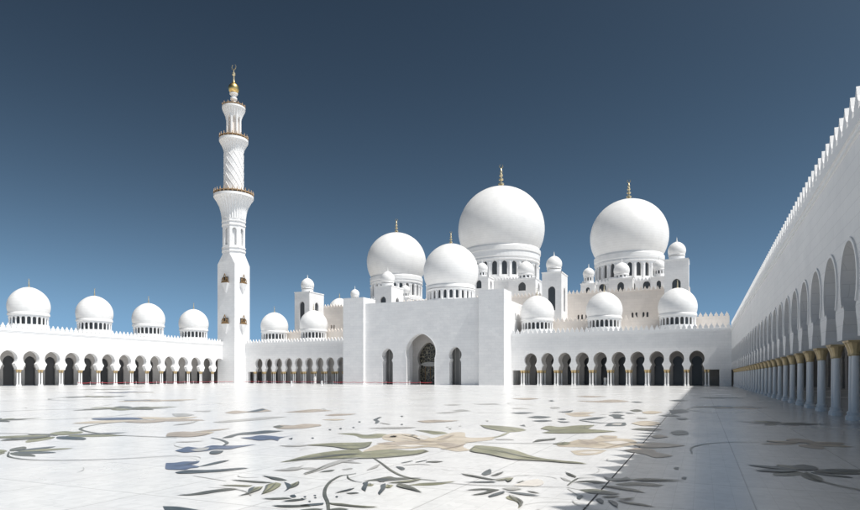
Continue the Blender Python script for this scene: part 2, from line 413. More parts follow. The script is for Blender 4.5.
def arcade(label, loc, rz, u0, u1, first, step, nb, depth, domes, dome_v, vrows, gold='palegold', ext=(0, 0), rear=None, inner=None, trim=False):
    A = thing('arcade', label, 'arcade', loc, rz, 'arcades round the courtyard')
    s = step / BAY
    H = 10.2
    cs = [first + step * k for k in range(nb)]
    top = [(u1, H), (u0, H)]
    bot = []
    lo = cs[0] - step / 2 - .48 * s; hi = cs[-1] + step / 2 + .48 * s
    def flat(a, b): return [(a, 0.0), (a, 2.95), (b, 2.95)]
    # solid end, then a plain square opening beside it, then the arches
    bot.append((u0, 0 if lo - u0 > 1.3 else 2.95))
    if lo - u0 > 1.3:
        e = max(u0 + .3, lo - 1.5); bot += [(e, 0), (e, 2.95)]
    for c in cs: bot += arch_soffit(c, s)
    if u1 - hi > 1.3:
        e = min(u1 - .3, hi + 1.5); bot += [(e, 2.95), (e, 0)]
    bot.append((u1, 0 if u1 - hi > 1.3 else 2.95))
    bm = BM(); sheet(bm, [bot + top], lambda u, h, d: (u, d, h), .9)
    obj('wall', bm, 'wall2', A)
    if inner:
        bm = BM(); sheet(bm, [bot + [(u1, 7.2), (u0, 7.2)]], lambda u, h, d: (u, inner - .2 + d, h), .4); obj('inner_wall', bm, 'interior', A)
        vrows = tuple(vrows) + (inner,)
    bm = BM()
    box(bm, u0, u1, -.14, .0 - .003, H - .42, H - .02); box(bm, u0, u1, -.07, -.003, H - .62, H - .425)
    obj('cornice', bm, 'trim', A)
    bm = BM(); merlons(bm, u0, u1, lambda u, h, d: (u, -.05 + d, h), z=H, h=1.0); obj('parapet', bm, 'trim', A)
    a_, b_ = u0 - ext[0], u1 + ext[1]
    bm = BM(); box(bm, a_, b_, .903, depth - .003, H - .5, H - .1)
    box(bm, a_, b_, .903, depth - .003, 7.2, 7.5); obj('roof', bm, 'trim', A)
    # rear wall of the gallery with a glazed keyhole doorway in each bay
    bm = BM()
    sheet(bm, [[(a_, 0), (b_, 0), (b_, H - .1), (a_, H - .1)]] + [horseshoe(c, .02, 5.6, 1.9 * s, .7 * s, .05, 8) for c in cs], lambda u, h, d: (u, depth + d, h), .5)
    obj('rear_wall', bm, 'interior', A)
    bm = BM(); box(bm, u0 + .2, u1 - .2, depth + .3, depth + .36, .05, 5.9); obj('glazing', bm, 'glass', A)
    if rear:
        bm = BM(); box(bm, u0, u1, depth + .503, depth + .9, 0, rear)
        obj('terrace_wall', bm, 'sand', A)
        bm = BM(); merlons(bm, u0, u1, lambda u, h, d: (u, depth + .503 + d, h), z=rear, h=.95); obj('terrace_parapet', bm, 'sand', A)
    if trim:        # raised band round each keyhole head
        P = [(u, h) for u, h in arch_soffit(0, s) if h > 4.0]
        O = [(u * 1.10, 4.95 + (h - 4.95) * 1.08) for u, h in P]
        first_b = None
        for c in cs:
            if first_b is None:
                bm = BM(); sheet(bm, [O + P[::-1]], lambda u, h, d: (u, -.06 + d, h), .057); first_b = b_ = obj('archivolt', bm, 'trim', A)
            else: b_ = first_b.copy(); C.objects.link(b_); b_.parent = A
            b_.location = (c, 0, 0)
    # columns under every impost
    column_meshes()
    proto = None
    ims = [cs[0] - step / 2 + step * k for k in range(nb + 1)]
    for u in ims:
        for du in (-.25, .25):
            for v in vrows:
                if proto is None:
                    proto = obj('column', COL['c'].copy(), 'trim', A, (u + du, v, 0), 30)
                    obj('capital', COL['k'].copy(), 'capital', proto, (0, 0, 0))
                else: again(proto, A, (u + du, v, 0))
    # domes over every fourth bay
    for u in domes:
        bm = BM(); n = 22; r = 3.2
        lathe(bm, [(r * .9, -.25), (r * 1.04, -.25), (r * 1.04, 1.1), (r * .9, 1.1)], 40)
        lathe(bm, [(r * .9, 2.5), (r * 1.0, 2.5), (r * 1.0, 3.05), (r * .9, 3.05)], 40)
        for k in range(n):
            a = 2 * PI * k / n
            lathe(bm, [(.17, 1.1), (.14, 1.25), (.14, 2.15), (.24, 2.5)], 8, (r * .95 * math.cos(a), r * .95 * math.sin(a)))
        d = obj('drum', bm, 'trim', A, (u, dome_v, 10.2))
        bm = BM(); lathe(bm, [(r * .8, .9), (r * .8, 2.7)], 32); obj('glazing', bm, 'pane', d)
        add_dome(A, u, dome_v, 14.75, 3.5, 1.2, .05, 1.7, 48, finm=gold, thick=.8)
    return A

# ------------------------------------------------------------------ setting
bm = BM(); box(bm, -4000, 4000, -4000, 4000, -1.2, -.03)
g = obj('ground', bm, 'ground'); g['kind'] = 'structure'
bm = BM(); v = [bm.verts.new(p) for p in ((-135, -60, 0), (40, -60, 0), (40, 200, 0), (-135, 200, 0))]; bm.faces.new(v)
FL = obj('courtyard_floor', bm, 'floor'); FL['kind'] = 'structure'

# floor inlay: outlines measured on the courtyard floor (tile = part of the view, then its own grid)
TILE = {1: (175, 385), 2: (305, 385), 3: (435, 385), 4: (560, 385), 5: (175, 445), 6: (305, 445), 7: (435, 445), 8: (560, 445)}
K = 6.615
INL = {}
cnt = [0]
VE = []
def spline(P, closed, n=4):
    """smooth outline that keeps sharp leaf tips sharp"""
    m = len(P); out = []
    def tan(i):
        if not closed and i in (0, m - 1): return None
        a, b, c = P[i - 1], P[i], P[(i + 1) % m]
        d1 = Vector((b[0] - a[0], b[1] - a[1])); d2 = Vector((c[0] - b[0], c[1] - b[1]))
        if d1.length < 1e-9 or d2.length < 1e-9 or d1.normalized().dot(d2.normalized()) < .25: return None
        k = min(d1.length, d2.length); t = (d1.normalized() + d2.normalized()).normalized() * k
        return (t.x, t.y)
    for i in (range(m) if closed else range(m - 1)):
        j = (i + 1) % m; p, q = P[i], P[j]; lin = (q[0] - p[0], q[1] - p[1])
        a, b = tan(i) or lin, tan(j) or lin
        for k in range(n):
            t = k / n
            h0, h1, h2, h3 = 2*t**3 - 3*t*t + 1, t**3 - 2*t*t + t, -2*t**3 + 3*t*t, t**3 - t*t
            out.append(tuple(h0 * p[c] + h1 * a[c] + h2 * q[c] + h3 * b[c] for c in (0, 1)))
    if not closed: out.append(P[-1])
    return out
def put_poly(col, pts):
    if col not in INL: INL[col] = BM()
    bm = INL[col]; cnt[0] += 1
    z = .004 + (cnt[0] % 7) * .0015
    tr = tessellate_polygon([[Vector((x, y, 0)) for x, y in pts]])
    vs = [bm.verts.new((x, y, z)) for x, y in pts]
    for t in tr:
        try: bm.faces.new([vs[i] for i in t])
        except ValueError: pass
def S(col, tile, pts):
    ox, oy = TILE[tile]
    n = len(pts)
    if n >= 5 and col in ('moss', 'slate', 'olive') and oy + min(b for a, b in pts) / K > 440:
        # draw the two tips out and slim the blade, as the cut stone leaves are
        _, i, j = max(((pts[i][0] - pts[j][0]) ** 2 + 12 * (pts[i][1] - pts[j][1]) ** 2, i, j) for i in range(n) for j in range(i + 1, n))
        A, B = Vector(pts[i]), Vector(pts[j]); ax = B - A
        if 45 < ax.length < 330:
            new = []
            for k, p in enumerate(pts):
                p = Vector(p)
                if k == i: p = A - ax * .10
                elif k == j: p = B + ax * .10
                else:
                    f = A + ax * ((p - A).dot(ax) / ax.length_squared); p = f + (p - f) * .86
                new.append((p.x, p.y))
            pts = new
    q = [(a, b / 3.5) for a, b in spline([(float(a), float(b) * 3.5) for a, b in pts], True, 4)]
    g_ = [ground(ox + a / K, max(389.0, oy + b / K)) for a, b in q]
    put_poly(col, g_)
    if col in ('olive', 'moss') and oy + min(b for a, b in q) / K > 418:
        # leaf: dark midrib between its two tips and a darker lower rim
        n = len(g_); best = (0, 0, 0)
        for i in range(0, n, 2):
            for j in range(i + 4, n, 2):
                d = (g_[i][0] - g_[j][0]) ** 2 + (g_[i][1] - g_[j][1]) ** 2
                if d > best[0]: best = (d, i, j)
        _, i, j = best; L_ = math.sqrt(best[0])
        if j - i > 3:
            s1 = [g_[k] for k in range(i, j + 1)]; s2 = [g_[k % n] for k in range(i + n, j - 1, -1)]
            mid = []
            for k in range(9):
                t = .06 + .8 * k / 8; p = s1[int(t * (len(s1) - 1))]; q2 = s2[int(t * (len(s2) - 1))]
                mid.append(((p[0] + q2[0]) / 2, (p[1] + q2[1]) / 2))
            VE.append((mid, min(.035, .02 * L_ + .006)))
            low = s1 if sum(p[1] for p in s1) / len(s1) < sum(p[1] for p in s2) / len(s2) else s2
            c = (sum(p[0] for p in g_) / n, sum(p[1] for p in g_) / n)
            if random.random() < .7: VE.append(([(p[0] + (c[0] - p[0]) * .03, p[1] + (c[1] - p[1]) * .03) for p in low[1:-1]], min(.05, .03 * L_ + .006)))
def ribbon(col, q, w):
    L = []; Rr = []
    for i, p in enumerate(q):
        a = q[max(i - 1, 0)]; b = q[min(i + 1, len(q) - 1)]
        d = Vector((b[0] - a[0], b[1] - a[1])); d = d.normalized() if d.length > 0 else Vector((1, 0))
        ww = w * (.55 + .45 * math.sin(PI * min(1, (i + 1) / len(q))))
        L.append((p[0] - d.y * ww / 2, p[1] + d.x * ww / 2)); Rr.append((p[0] + d.y * ww / 2, p[1] - d.x * ww / 2))
    put_poly(col, L + Rr[::-1])
def T(col, tile, pts, w=.045):
    ox, oy = TILE[tile]
    ribbon(col, spline([ground(ox + a / K, oy + b / K) for a, b in pts], False, 6), w)
def dots(col, tile, pts, r=9):
    for a, b in pts:
        S(col, tile, [(a - r, b), (a - r * .3, b - r * .5), (a + r, b - r * .3), (a + r * .6, b + r * .5)])

# near left: blue flower, fan of leaves
S('blue', 5, [(-60, 120), (0, 118), (60, 110), (120, 110), (165, 105), (150, 120), (105, 132), (165, 142), (150, 150), (100, 155), (70, 165), (0, 165), (-60, 160)])
S('slate', 5, [(165, 142), (230, 122), (300, 106), (345, 104), (330, 113), (270, 128), (205, 140)])
S('slate', 5, [(0, 182), (90, 168), (200, 168), (330, 160), (440, 152), (490, 155), (400, 166), (300, 178), (200, 184), (100, 190), (20, 190)])
S('blue', 1, [(0, 437), (45, 422), (85, 410), (170, 418), (240, 402), (330, 403), (420, 402), (540, 394), (420, 414), (360, 426), (270, 426), (200, 438), (120, 444), (60, 448)])
S('greyi', 5, [(100, 36), (160, 22), (230, 18), (210, 34), (150, 44)])
S('slate', 5, [(232, 45), (260, 38), (315, 42), (305, 55), (270, 64), (240, 58)])
S('moss', 5, [(10, 333), (100, 325), (200, 305), (300, 292), (380, 285), (420, 292), (380, 300), (280, 312), (180, 328), (90, 335)])
S('moss', 5, [(390, 234), (450, 232), (540, 238), (625, 248), (600, 254), (520, 250), (450, 243)])
S('moss', 5, [(590, 208), (640, 210), (700, 220), (730, 232), (700, 238), (650, 230), (620, 218)])
S('olive', 5, [(310, 270), (400, 264), (500, 270), (480, 278), (400, 274)])
S('olive', 5, [(430, 337), (480, 320), (500, 298), (530, 280), (570, 282), (565, 298), (520, 315), (480, 330)])
S('slate', 5, [(430, 337), (480, 318), (488, 292), (522, 282), (508, 305), (470, 328)])
S('olive', 5, [(580, 323), (600, 290), (610, 265), (660, 258), (705, 265), (690, 285), (640, 310)])
S('olive', 5, [(745, 290), (760, 262), (810, 245), (820, 262), (790, 282)])
S('slate', 5, [(720, 305), (745, 288), (722, 250), (765, 258), (775, 272), (760, 292)])
S('moss', 5, [(590, 358), (650, 352), (740, 348), (760, 356), (700, 362), (640, 362)])
S('slate', 5, [(760, 338), (790, 330), (802, 345), (780, 350)])
S('moss', 5, [(660, 405), (720, 400), (800, 400), (870, 396), (880, 408), (780, 415), (700, 414)])
S('moss', 5, [(720, 375), (780, 362), (860, 360), (850, 366), (790, 375)])
S('greyi', 5, [(640, 170), (720, 162), (780, 150), (850, 155), (820, 165), (760, 172), (700, 172)])
S('slate', 5, [(-60, 408), (0, 406), (60, 413), (150, 430), (0, 445), (-60, 440)])
T('greyi', 5, [(120, 205), (220, 220), (340, 240)], .03)
# middle: large olive leaves and stems
S('olive', 6, [(-170, 116), (-100, 100), (0, 72), (120, 50), (250, 35), (350, 28), (380, 48), (420, 42), (560, 30), (700, 38), (780, 32), (822, 42), (740, 65), (600, 80), (450, 90), (300, 92), (120, 95), (0, 98), (-80, 108)])
S('moss', 6, [(-100, 104), (60, 82), (250, 62), (380, 62), (250, 72), (60, 90)])
S('olive', 2, [(-10, 400), (100, 390), (200, 385), (380, 382), (445, 377), (425, 405), (380, 421), (280, 425), (200, 412), (100, 404)])
S('greyi', 6, [(0, 185), (60, 165), (140, 130), (240, 100), (330, 86), (380, 86), (280, 108), (180, 140), (80, 175), (0, 198)])
S('moss', 6, [(0, 190), (60, 170), (130, 140), (100, 160), (40, 185)])
S('greyi', 6, [(-40, 155), (30, 148), (80, 155), (40, 165)])
S('moss', 6, [(90, 182), (150, 168), (200, 165), (170, 176)])
S('greyi', 6, [(240, 163), (300, 153), (320, 158), (270, 165)])
S('greyi', 6, [(210, 112), (290, 108), (380, 122), (300, 120)])
S('greyi', 6, [(405, 170), (450, 145), (500, 125), (480, 148), (440, 162)])
T('moss', 6, [(455, 88), (510, 125), (570, 170), (640, 205), (720, 225), (800, 232), (870, 240)], .05)
S('slate', 6, [(598, 145), (640, 148), (662, 162), (640, 168)])
for q in ([(640, 120), (710, 105)], [(735, 115), (800, 102)], [(800, 115), (865, 113)]): T('slate', 6, q, .07)
T('greyi', 6, [(650, 135), (760, 128), (830, 133)], .05)
T('moss', 6, [(152, 470), (155, 430), (150, 380), (130, 330), (140, 280), (180, 235), (240, 205), (290, 198), (340, 190)], .05)
T('moss', 6, [(280, 205), (290, 225), (330, 242), (380, 250)], .03)
S('slate', 6, [(370, 290), (385, 262), (378, 252), (418, 250), (412, 275), (402, 304)])
S('olive', 6, [(412, 272), (425, 255), (458, 262), (440, 272)])
S('moss', 6, [(420, 238), (480, 220), (560, 205), (600, 215), (680, 215), (740, 220), (640, 232), (540, 240), (500, 248), (480, 238)])
S('slate', 6, [(470, 232), (520, 222), (560, 228), (520, 246)])
S('slate', 6, [(480, 318), (500, 285), (498, 265), (530, 262), (535, 288), (498, 325)])
S('olive', 6, [(530, 285), (540, 265), (585, 268), (560, 285)])
S('olive', 6, [(565, 252), (640, 240), (720, 232), (760, 230), (700, 250), (610, 255)])
S('moss', 6, [(605, 275), (640, 262), (690, 270), (740, 295), (765, 315), (700, 300), (640, 288)])
S('olive', 7, [(-150, 265), (-100, 252), (0, 248), (110, 242), (60, 260), (0, 268), (-80, 270)])
S('moss', 6, [(210, 318), (260, 298), (320, 288), (300, 302), (240, 315)])
S('moss', 6, [(270, 320), (340, 315), (360, 320), (300, 326)])
S('olive', 6, [(165, 388), (240, 388), (320, 400), (460, 410), (400, 418), (280, 408), (200, 400)])
S('slate', 6, [(-20, 398), (60, 390), (110, 388), (120, 398), (60, 405), (-20, 405)])
S('moss', 6, [(-30, 432), (60, 422), (110, 430), (60, 445), (-30, 445)])
S('moss', 6, [(165, 430), (230, 420), (280, 430), (240, 445), (180, 445)])
dots('slate', 6, [(65, 335), (68, 350), (30, 375), (0, 345), (210, 345), (-20, 360)])
# right of the middle: leaf with tail and a star of leaves
S('olive', 7, [(230, 42), (265, 5), (330, 8), (430, 18), (540, 40), (640, 75), (740, 95), (860, 108), (940, 115), (1010, 128), (940, 125), (860, 121), (760, 112), (640, 105), (520, 98), (430, 82), (330, 60)])
S('slate', 7, [(258, 18), (268, 5), (330, 8), (420, 17), (340, 22), (280, 30)])
S('moss', 7, [(430, 40), (540, 55), (640, 85), (760, 104), (640, 98), (520, 78)])
S('slate', 7, [(305, 192), (325, 175), (360, 162), (375, 172), (370, 195), (330, 198)])
S('moss', 7, [(375, 205), (410, 188), (448, 180), (440, 190), (405, 205)])
S('moss', 7, [(190, 195), (250, 200), (330, 218), (390, 228), (360, 232), (280, 218), (210, 205)])
S('slate', 7, [(205, 248), (290, 244), (380, 242), (388, 250), (300, 252)])
S('olive', 7, [(400, 235), (440, 228), (480, 220), (510, 222), (500, 240), (480, 248), (470, 235), (430, 240)])
S('slate', 7, [(470, 232), (490, 221), (512, 222), (502, 240), (482, 249)])
S('moss', 7, [(540, 250), (580, 238), (598, 242), (565, 252)])
S('moss', 7, [(220, 302), (280, 290), (350, 288), (410, 298), (390, 308), (340, 298), (270, 300)])
S('moss', 7, [(255, 332), (310, 318), (370, 298), (410, 302), (360, 320), (300, 332)])
S('slate', 7, [(350, 340), (400, 320), (450, 310), (460, 320), (410, 338), (370, 345)])
S('greyi', 7, [(440, 290), (520, 282), (580, 295), (500, 302)])
S('slate', 7, [(480, 312), (560, 318), (620, 325), (680, 338), (620, 338), (540, 328)])
S('moss', 7, [(605, 305), (650, 308), (695, 322), (650, 318)])
S('olive', 7, [(465, 350), (500, 340), (550, 355), (582, 378), (575, 400), (545, 415), (555, 390), (530, 372), (480, 362)])
S('pale', 7, [(520, 268), (600, 240), (680, 225), (720, 245), (690, 270), (600, 275)])
T('greyi', 7, [(0, 250), (110, 255), (250, 265), (400, 270), (560, 272), (720, 278), (860, 280)], .035)
S('moss', 7, [(-60, 112), (0, 108), (60, 110), (0, 118)])
# right: leaves at the edge of the shade
S('moss', 8, [(40, 185), (70, 190), (110, 210), (95, 215), (60, 203)])
T('moss', 8, [(50, 270), (90, 240), (130, 222), (230, 218)], .03)
T('greyi', 8, [(40, 280), (150, 300)], .025); T('greyi', 8, [(50, 290), (130, 340)], .02)
S('moss', 8, [(105, 250), (160, 235), (240, 235), (290, 250), (250, 255), (180, 245)])
S('greyi', 8, [(0, 215), (40, 225), (80, 245), (30, 235)])
S('slate', 8, [(112, 345), (140, 335), (155, 340), (135, 362), (120, 360)])
S('slate', 8, [(300, 208), (322, 222), (400, 226), (440, 210), (460, 230), (430, 240), (360, 245), (315, 238)])
S('moss', 8, [(495, 230), (560, 222), (680, 228), (800, 236), (680, 240), (540, 240)])
S('moss', 8, [(390, 260), (470, 245), (580, 250), (660, 265), (640, 275), (520, 268), (430, 270)])
S('moss', 8, [(290, 275), (330, 268), (420, 280), (500, 292), (540, 315), (470, 305), (380, 292)])
S('moss', 8, [(150, 300), (220, 290), (300, 300), (380, 325), (300, 328), (200, 322)])
S('moss', 8, [(270, 345), (340, 335), (400, 342), (330, 350)])
S('slate', 8, [(235, 360), (265, 355), (290, 375), (280, 392), (255, 378)])
S('slate', 8, [(320, 370), (360, 372), (385, 390), (375, 412), (345, 395)])
S('moss', 8, [(370, 362), (440, 355), (500, 352), (450, 365)])
S('moss', 8, [(390, 370), (450, 378), (540, 388), (610, 408), (540, 402), (440, 388)])
dots('slate', 8, [(770, 155), (820, 220)], 18)
# far left
T('slate', 1, [(240, 350), (300, 362), (345, 383), (320, 402)], .09)
S('slate', 1, [(310, 352), (350, 338), (430, 318), (520, 310), (600, 302), (720, 305), (600, 320), (500, 328), (420, 332), (370, 348)])
S('blue', 1, [(430, 350), (500, 345), (560, 335), (640, 338), (710, 345), (830, 325), (700, 352), (680, 370), (640, 362), (560, 368), (500, 360)])
S('tan', 1, [(-60, 340), (-40, 318), (60, 310), (140, 315), (230, 320), (200, 332), (90, 345)])
S('beige', 1, [(120, 322), (200, 308), (260, 312), (220, 326)])
S('tan', 1, [(100, 312), (220, 298), (370, 288), (260, 305)])
S('greyi', 1, [(0, 378), (100, 372), (200, 370), (80, 380)])
S('tan', 1, [(650, 275), (700, 265), (780, 268), (860, 258), (960, 262), (970, 270), (860, 286), (780, 290), (690, 290)])
S('moss', 1, [(650, 278), (690, 268), (720, 274), (690, 286)])
S('tan', 1, [(330, 185), (400, 170), (480, 175), (580, 155), (640, 172), (560, 180), (470, 182), (400, 190)])
S('slate', 1, [(470, 178), (580, 157), (600, 164), (540, 178)])
S('tan', 1, [(720, 180), (800, 172), (860, 165), (940, 160), (1040, 170), (940, 178), (860, 182)])
S('greyi', 1, [(120, 172), (240, 168), (230, 178), (150, 177)])
S('greyi', 1, [(250, 245), (340, 235), (460, 225), (600, 212), (740, 210), (600, 228), (440, 240), (300, 250)])
S('greyi', 1, [(-20, 190), (70, 188), (130, 198), (60, 208), (0, 206)])
S('greyi', 1, [(-20, 268), (80, 250), (155, 238), (90, 258)])
S('greyi', 1, [(680, 402), (780, 400), (880, 398), (860, 405), (760, 408)])
S('slate', 1, [(750, 358), (780, 350), (775, 362)])
# far middle: beige flower with olive leaves
S('olive', 2, [(210, 322), (330, 319), (400, 330), (480, 322), (540, 325), (500, 348), (380, 352), (330, 335)])
S('tan', 2, [(130, 200), (200, 192), (340, 190), (300, 198), (180, 205)])
S('beige', 2, [(110, 230), (200, 225), (270, 228), (200, 235)])
T('slate', 2, [(500, 212), (465, 230), (480, 240), (470, 255)], .16); T('greyi', 2, [(500, 250), (560, 262)], .16)
S('tan', 2, [(740, 240), (800, 235), (860, 232), (940, 235), (1020, 236), (940, 244), (800, 250)])
dots('slate', 2, [(235, 290), (320, 282), (50, 352), (640, 262), (360, 245), (640, 208), (165, 297)], 9)
S('greyi', 2, [(410, 288), (540, 280), (660, 278), (740, 282), (620, 290)])
S('olive', 2, [(730, 300), (800, 300), (860, 305), (920, 311), (945, 322), (860, 328), (800, 315)])
S('beige', 2, [(520, 335), (600, 322), (720, 328), (770, 345), (850, 350), (920, 330), (990, 313), (1055, 316), (1065, 345), (1140, 350), (1260, 342), (1240, 362), (1110, 378), (1060, 388), (1050, 412), (1100, 432), (1000, 440), (880, 415), (800, 412), (700, 420), (560, 425), (440, 440), (370, 447), (420, 420), (480, 395), (600, 375), (520, 360)])
S('tan', 2, [(860, 380), (960, 385), (1050, 400), (1000, 420), (930, 410)])
S('tan', 2, [(470, 388), (560, 378), (760, 374), (860, 380), (700, 390), (560, 398)])
S('pale', 2, [(770, 332), (830, 345), (790, 365), (740, 350)])
S('pale', 2, [(600, 402), (720, 398), (820, 404), (700, 412)])
S('tan', 2, [(880, 362), (960, 335), (985, 332), (930, 358)])
S('pale', 2, [(1070, 360), (1150, 355), (1200, 358), (1120, 368)])
S('moss', 2, [(560, 345), (585, 335), (612, 338), (590, 348)]); S('moss', 2, [(690, 334), (712, 329), (730, 333), (712, 338)])
for q in ([(520, 345), (640, 350), (780, 372), (900, 378)], [(540, 412), (700, 399), (860, 395), (960, 402)], [(880, 364), (930, 348), (985, 332)], [(900, 428), (1000, 408), (1060, 390)], [(1065, 350), (1120, 362), (1220, 352)], [(640, 330), (720, 346), (760, 362)]): T('tan', 2, q, .07)
for q in ([(-10, 400), (150, 388), (300, 374), (450, 370)], [(120, 362), (200, 385), (300, 402)], [(270, 337), (310, 350), (380, 346)], [(300, 418), (400, 396), (500, 386)]): T('tan', 4, q, .06)
for q in ([(-40, 145), (60, 134), (150, 112)], [(0, 152), (80, 146), (160, 142)]): T('slate', 5, q, .03)
S('olive', 3, [(295, 265), (380, 268), (480, 275), (560, 285), (605, 298), (560, 308), (480, 312), (400, 300), (330, 285)])
T('olive', 3, [(490, 312), (440, 335), (380, 352)], .1)
S('slate', 3, [(560, 268), (590, 262), (600, 275)])
S('moss', 3, [(645, 380), (680, 362), (740, 358), (800, 352), (790, 362), (720, 370)])
T('moss', 3, [(200, 380), (400, 385), (600, 387), (760, 388), (860, 392)], .055)
S('olive', 4, [(-130, 290), (-80, 272), (0, 280), (100, 270), (230, 266), (180, 292), (380, 308), (260, 316), (120, 320), (0, 321), (-120, 318), (-60, 305)])
for c, q in (('greyi', [(50, 132), (120, 126), (180, 130), (120, 136)]), ('greyi', [(110, 170), (180, 162), (240, 172), (170, 176)]), ('greyi', [(250, 125), (400, 122), (430, 128), (330, 131)]),
             ('slate', [(500, 185), (580, 180), (660, 185), (560, 192)]), ('slate', [(610, 215), (680, 205), (770, 212), (700, 222)]), ('slate', [(640, 238), (720, 232), (780, 238), (700, 244)]),
             ('tan', [(510, 90), (620, 86), (690, 91), (600, 98)]), ('greyi', [(500, 155), (560, 151), (620, 155), (560, 160)]), ('greyi', [(0, 186), (80, 178), (170, 178), (80, 188)]),
             ('greyi', [(390, 358), (500, 357), (525, 365), (420, 364)]), ('olive', [(780, 392), (860, 378), (900, 384), (860, 398)]),
             ('slate', [(750, 105), (770, 100), (790, 106), (770, 110)]), ('greyi', [(760, 150), (800, 146), (830, 153), (780, 157)])): S(c, 3, q)
dots('greyi', 3, [(100, 290), (165, 272), (80, 280), (345, 238)], 9)
# far right
for c, q in (('tan', [(100, 75), (180, 72), (310, 75), (200, 82)]), ('tan', [(110, 105), (250, 105), (340, 97), (430, 104), (460, 110), (340, 116), (200, 113)]), ('slate', [(470, 112), (510, 110), (550, 115), (510, 118)]),
             ('slate', [(-20, 178), (40, 175), (90, 168), (60, 182)]), ('beige', [(30, 188), (120, 180), (240, 180), (180, 195), (220, 205), (100, 210), (60, 200)]), ('tan', [(60, 192), (130, 186), (200, 190), (120, 198)]),
             ('slate', [(320, 182), (380, 177), (430, 179), (380, 186)]), ('slate', [(320, 202), (360, 194), (430, 200), (400, 210), (430, 225), (360, 222), (350, 210)]), ('slate', [(430, 183), (460, 184), (500, 189), (450, 190)]),
             ('moss', [(460, 168), (510, 162), (550, 172), (500, 178)]), ('beige', [(540, 180), (600, 172), (680, 180), (620, 192), (560, 190)]),
             ('slate', [(120, 232), (220, 215), (310, 212), (230, 230)]), ('slate', [(295, 272), (330, 252), (430, 248), (440, 262), (420, 271)]), ('pale', [(340, 262), (360, 256), (412, 255), (400, 264)]),
             ('slate', [(-20, 226), (20, 222), (45, 228), (10, 232)]), ('slate', [(-20, 240), (70, 244), (20, 250)]), ('greyi', [(500, 220), (540, 216), (585, 222), (540, 226)]),
             ('beige', [(470, 255), (540, 240), (640, 245), (670, 262), (560, 272)]), ('tan', [(510, 256), (560, 250), (610, 256), (560, 263)]), ('moss', [(470, 295), (540, 285), (640, 290), (680, 298), (560, 302)]),
             ('slate', [(650, 200), (740, 195), (800, 208), (720, 208)]), ('slate', [(720, 165), (830, 163), (850, 180), (740, 192)]), ('slate', [(730, 315), (780, 300), (840, 308), (850, 326), (770, 332)]), ('slate', [(770, 220), (830, 217), (850, 226), (800, 231)]),
             ('slate', [(720, 104), (780, 98), (850, 102), (780, 108)]),
             ('beige', [(-20, 398), (0, 390), (60, 378), (120, 362), (210, 360), (270, 335), (380, 338), (380, 352), (470, 360), (510, 385), (440, 405), (300, 420), (150, 412), (0, 408)]),
             ('tan', [(120, 375), (210, 366), (260, 385), (180, 398)]), ('tan', [(270, 345), (340, 344), (370, 352), (300, 356)]), ('pale', [(280, 378), (400, 372), (470, 380), (380, 394)]),
             ('tan', [(480, 398), (600, 382), (760, 392), (830, 402), (700, 414), (560, 415)]), ('tan', [(600, 340), (660, 330), (720, 345), (640, 352)])): S(c, 4, q)
T('slate', 4, [(130, 235), (240, 250), (340, 255)], .16)
S('beige', 8, [(70, 40), (200, 30), (310, 35), (240, 62), (120, 68)])
S('pale', 8, [(110, 52), (200, 42), (270, 44), (200, 58)])
S('tan', 8, [(420, 35), (520, 20), (620, 30), (640, 48), (750, 72), (640, 85), (560, 62), (480, 50)])
# fine pale line work between the flowers
for k in range(70):
    x = random.uniform(-48, -2); y = random.uniform(17, 80)
    if x > -1.5 - 0 * y: continue
    a = random.uniform(0, 2 * PI); L = random.uniform(.5, 1.6); b = random.uniform(-.9, .9)
    P = []
    for i in range(5):
        P.append((x, y)); x += L * .4 * math.cos(a); y += L * .4 * math.sin(a); a += b * .5
    ribbon('greyi', spline(P, False, 4), random.uniform(.04, .11))
for k in range(46):
    x = random.uniform(-12, -1); y = random.uniform(6.5, 17)
    a = random.uniform(0, 2 * PI); L = random.uniform(.2, .7); b = random.uniform(-.9, .9)
    P = []
    for i in range(5):
        P.append((x, y)); x += L * .4 * math.cos(a); y += L * .4 * math.sin(a); a += b * .5
    ribbon('greyi', spline(P, False, 4), random.uniform(.008, .03))
# the same flowers carried on over the rest of the courtyard
def sprig(cx, cy, sc, rot, kind):
    ca, sa = math.cos(rot), math.sin(rot)
    def tr(P): return [(cx + sc * (x * ca - y * sa), cy + sc * (x * sa + y * ca)) for x, y in P]
    n = 6 if kind else 9
    for i in range(n):
        a = 2 * PI * i / n + random.uniform(-.2, .2); L = random.uniform(.8, 1.3); w = random.uniform(.13, .24) * (1.6 if kind else 1)
        P = []
        for t, ww in ((.15, .2), (.35, .8), (.6, 1), (.85, .6), (1, 0), (.85, -.5), (.6, -.9), (.35, -.7), (.15, -.2)):
            x = L * t; y = w * ww + .12 * t * t
            P.append((x * math.cos(a) - y * math.sin(a), x * math.sin(a) + y * math.cos(a)))
        put_poly((['beige', 'beige', 'tan', 'blue'] if kind else ['moss', 'olive', 'slate'])[random.randrange(4 if kind else 3)], spline(tr(P), True, 3))
    ribbon('moss', spline(tr([(0, 0), (-1, .4), (-2, .3), (-3, -.5), (-3.6, -1.6)]), False, 6), .05 * sc)
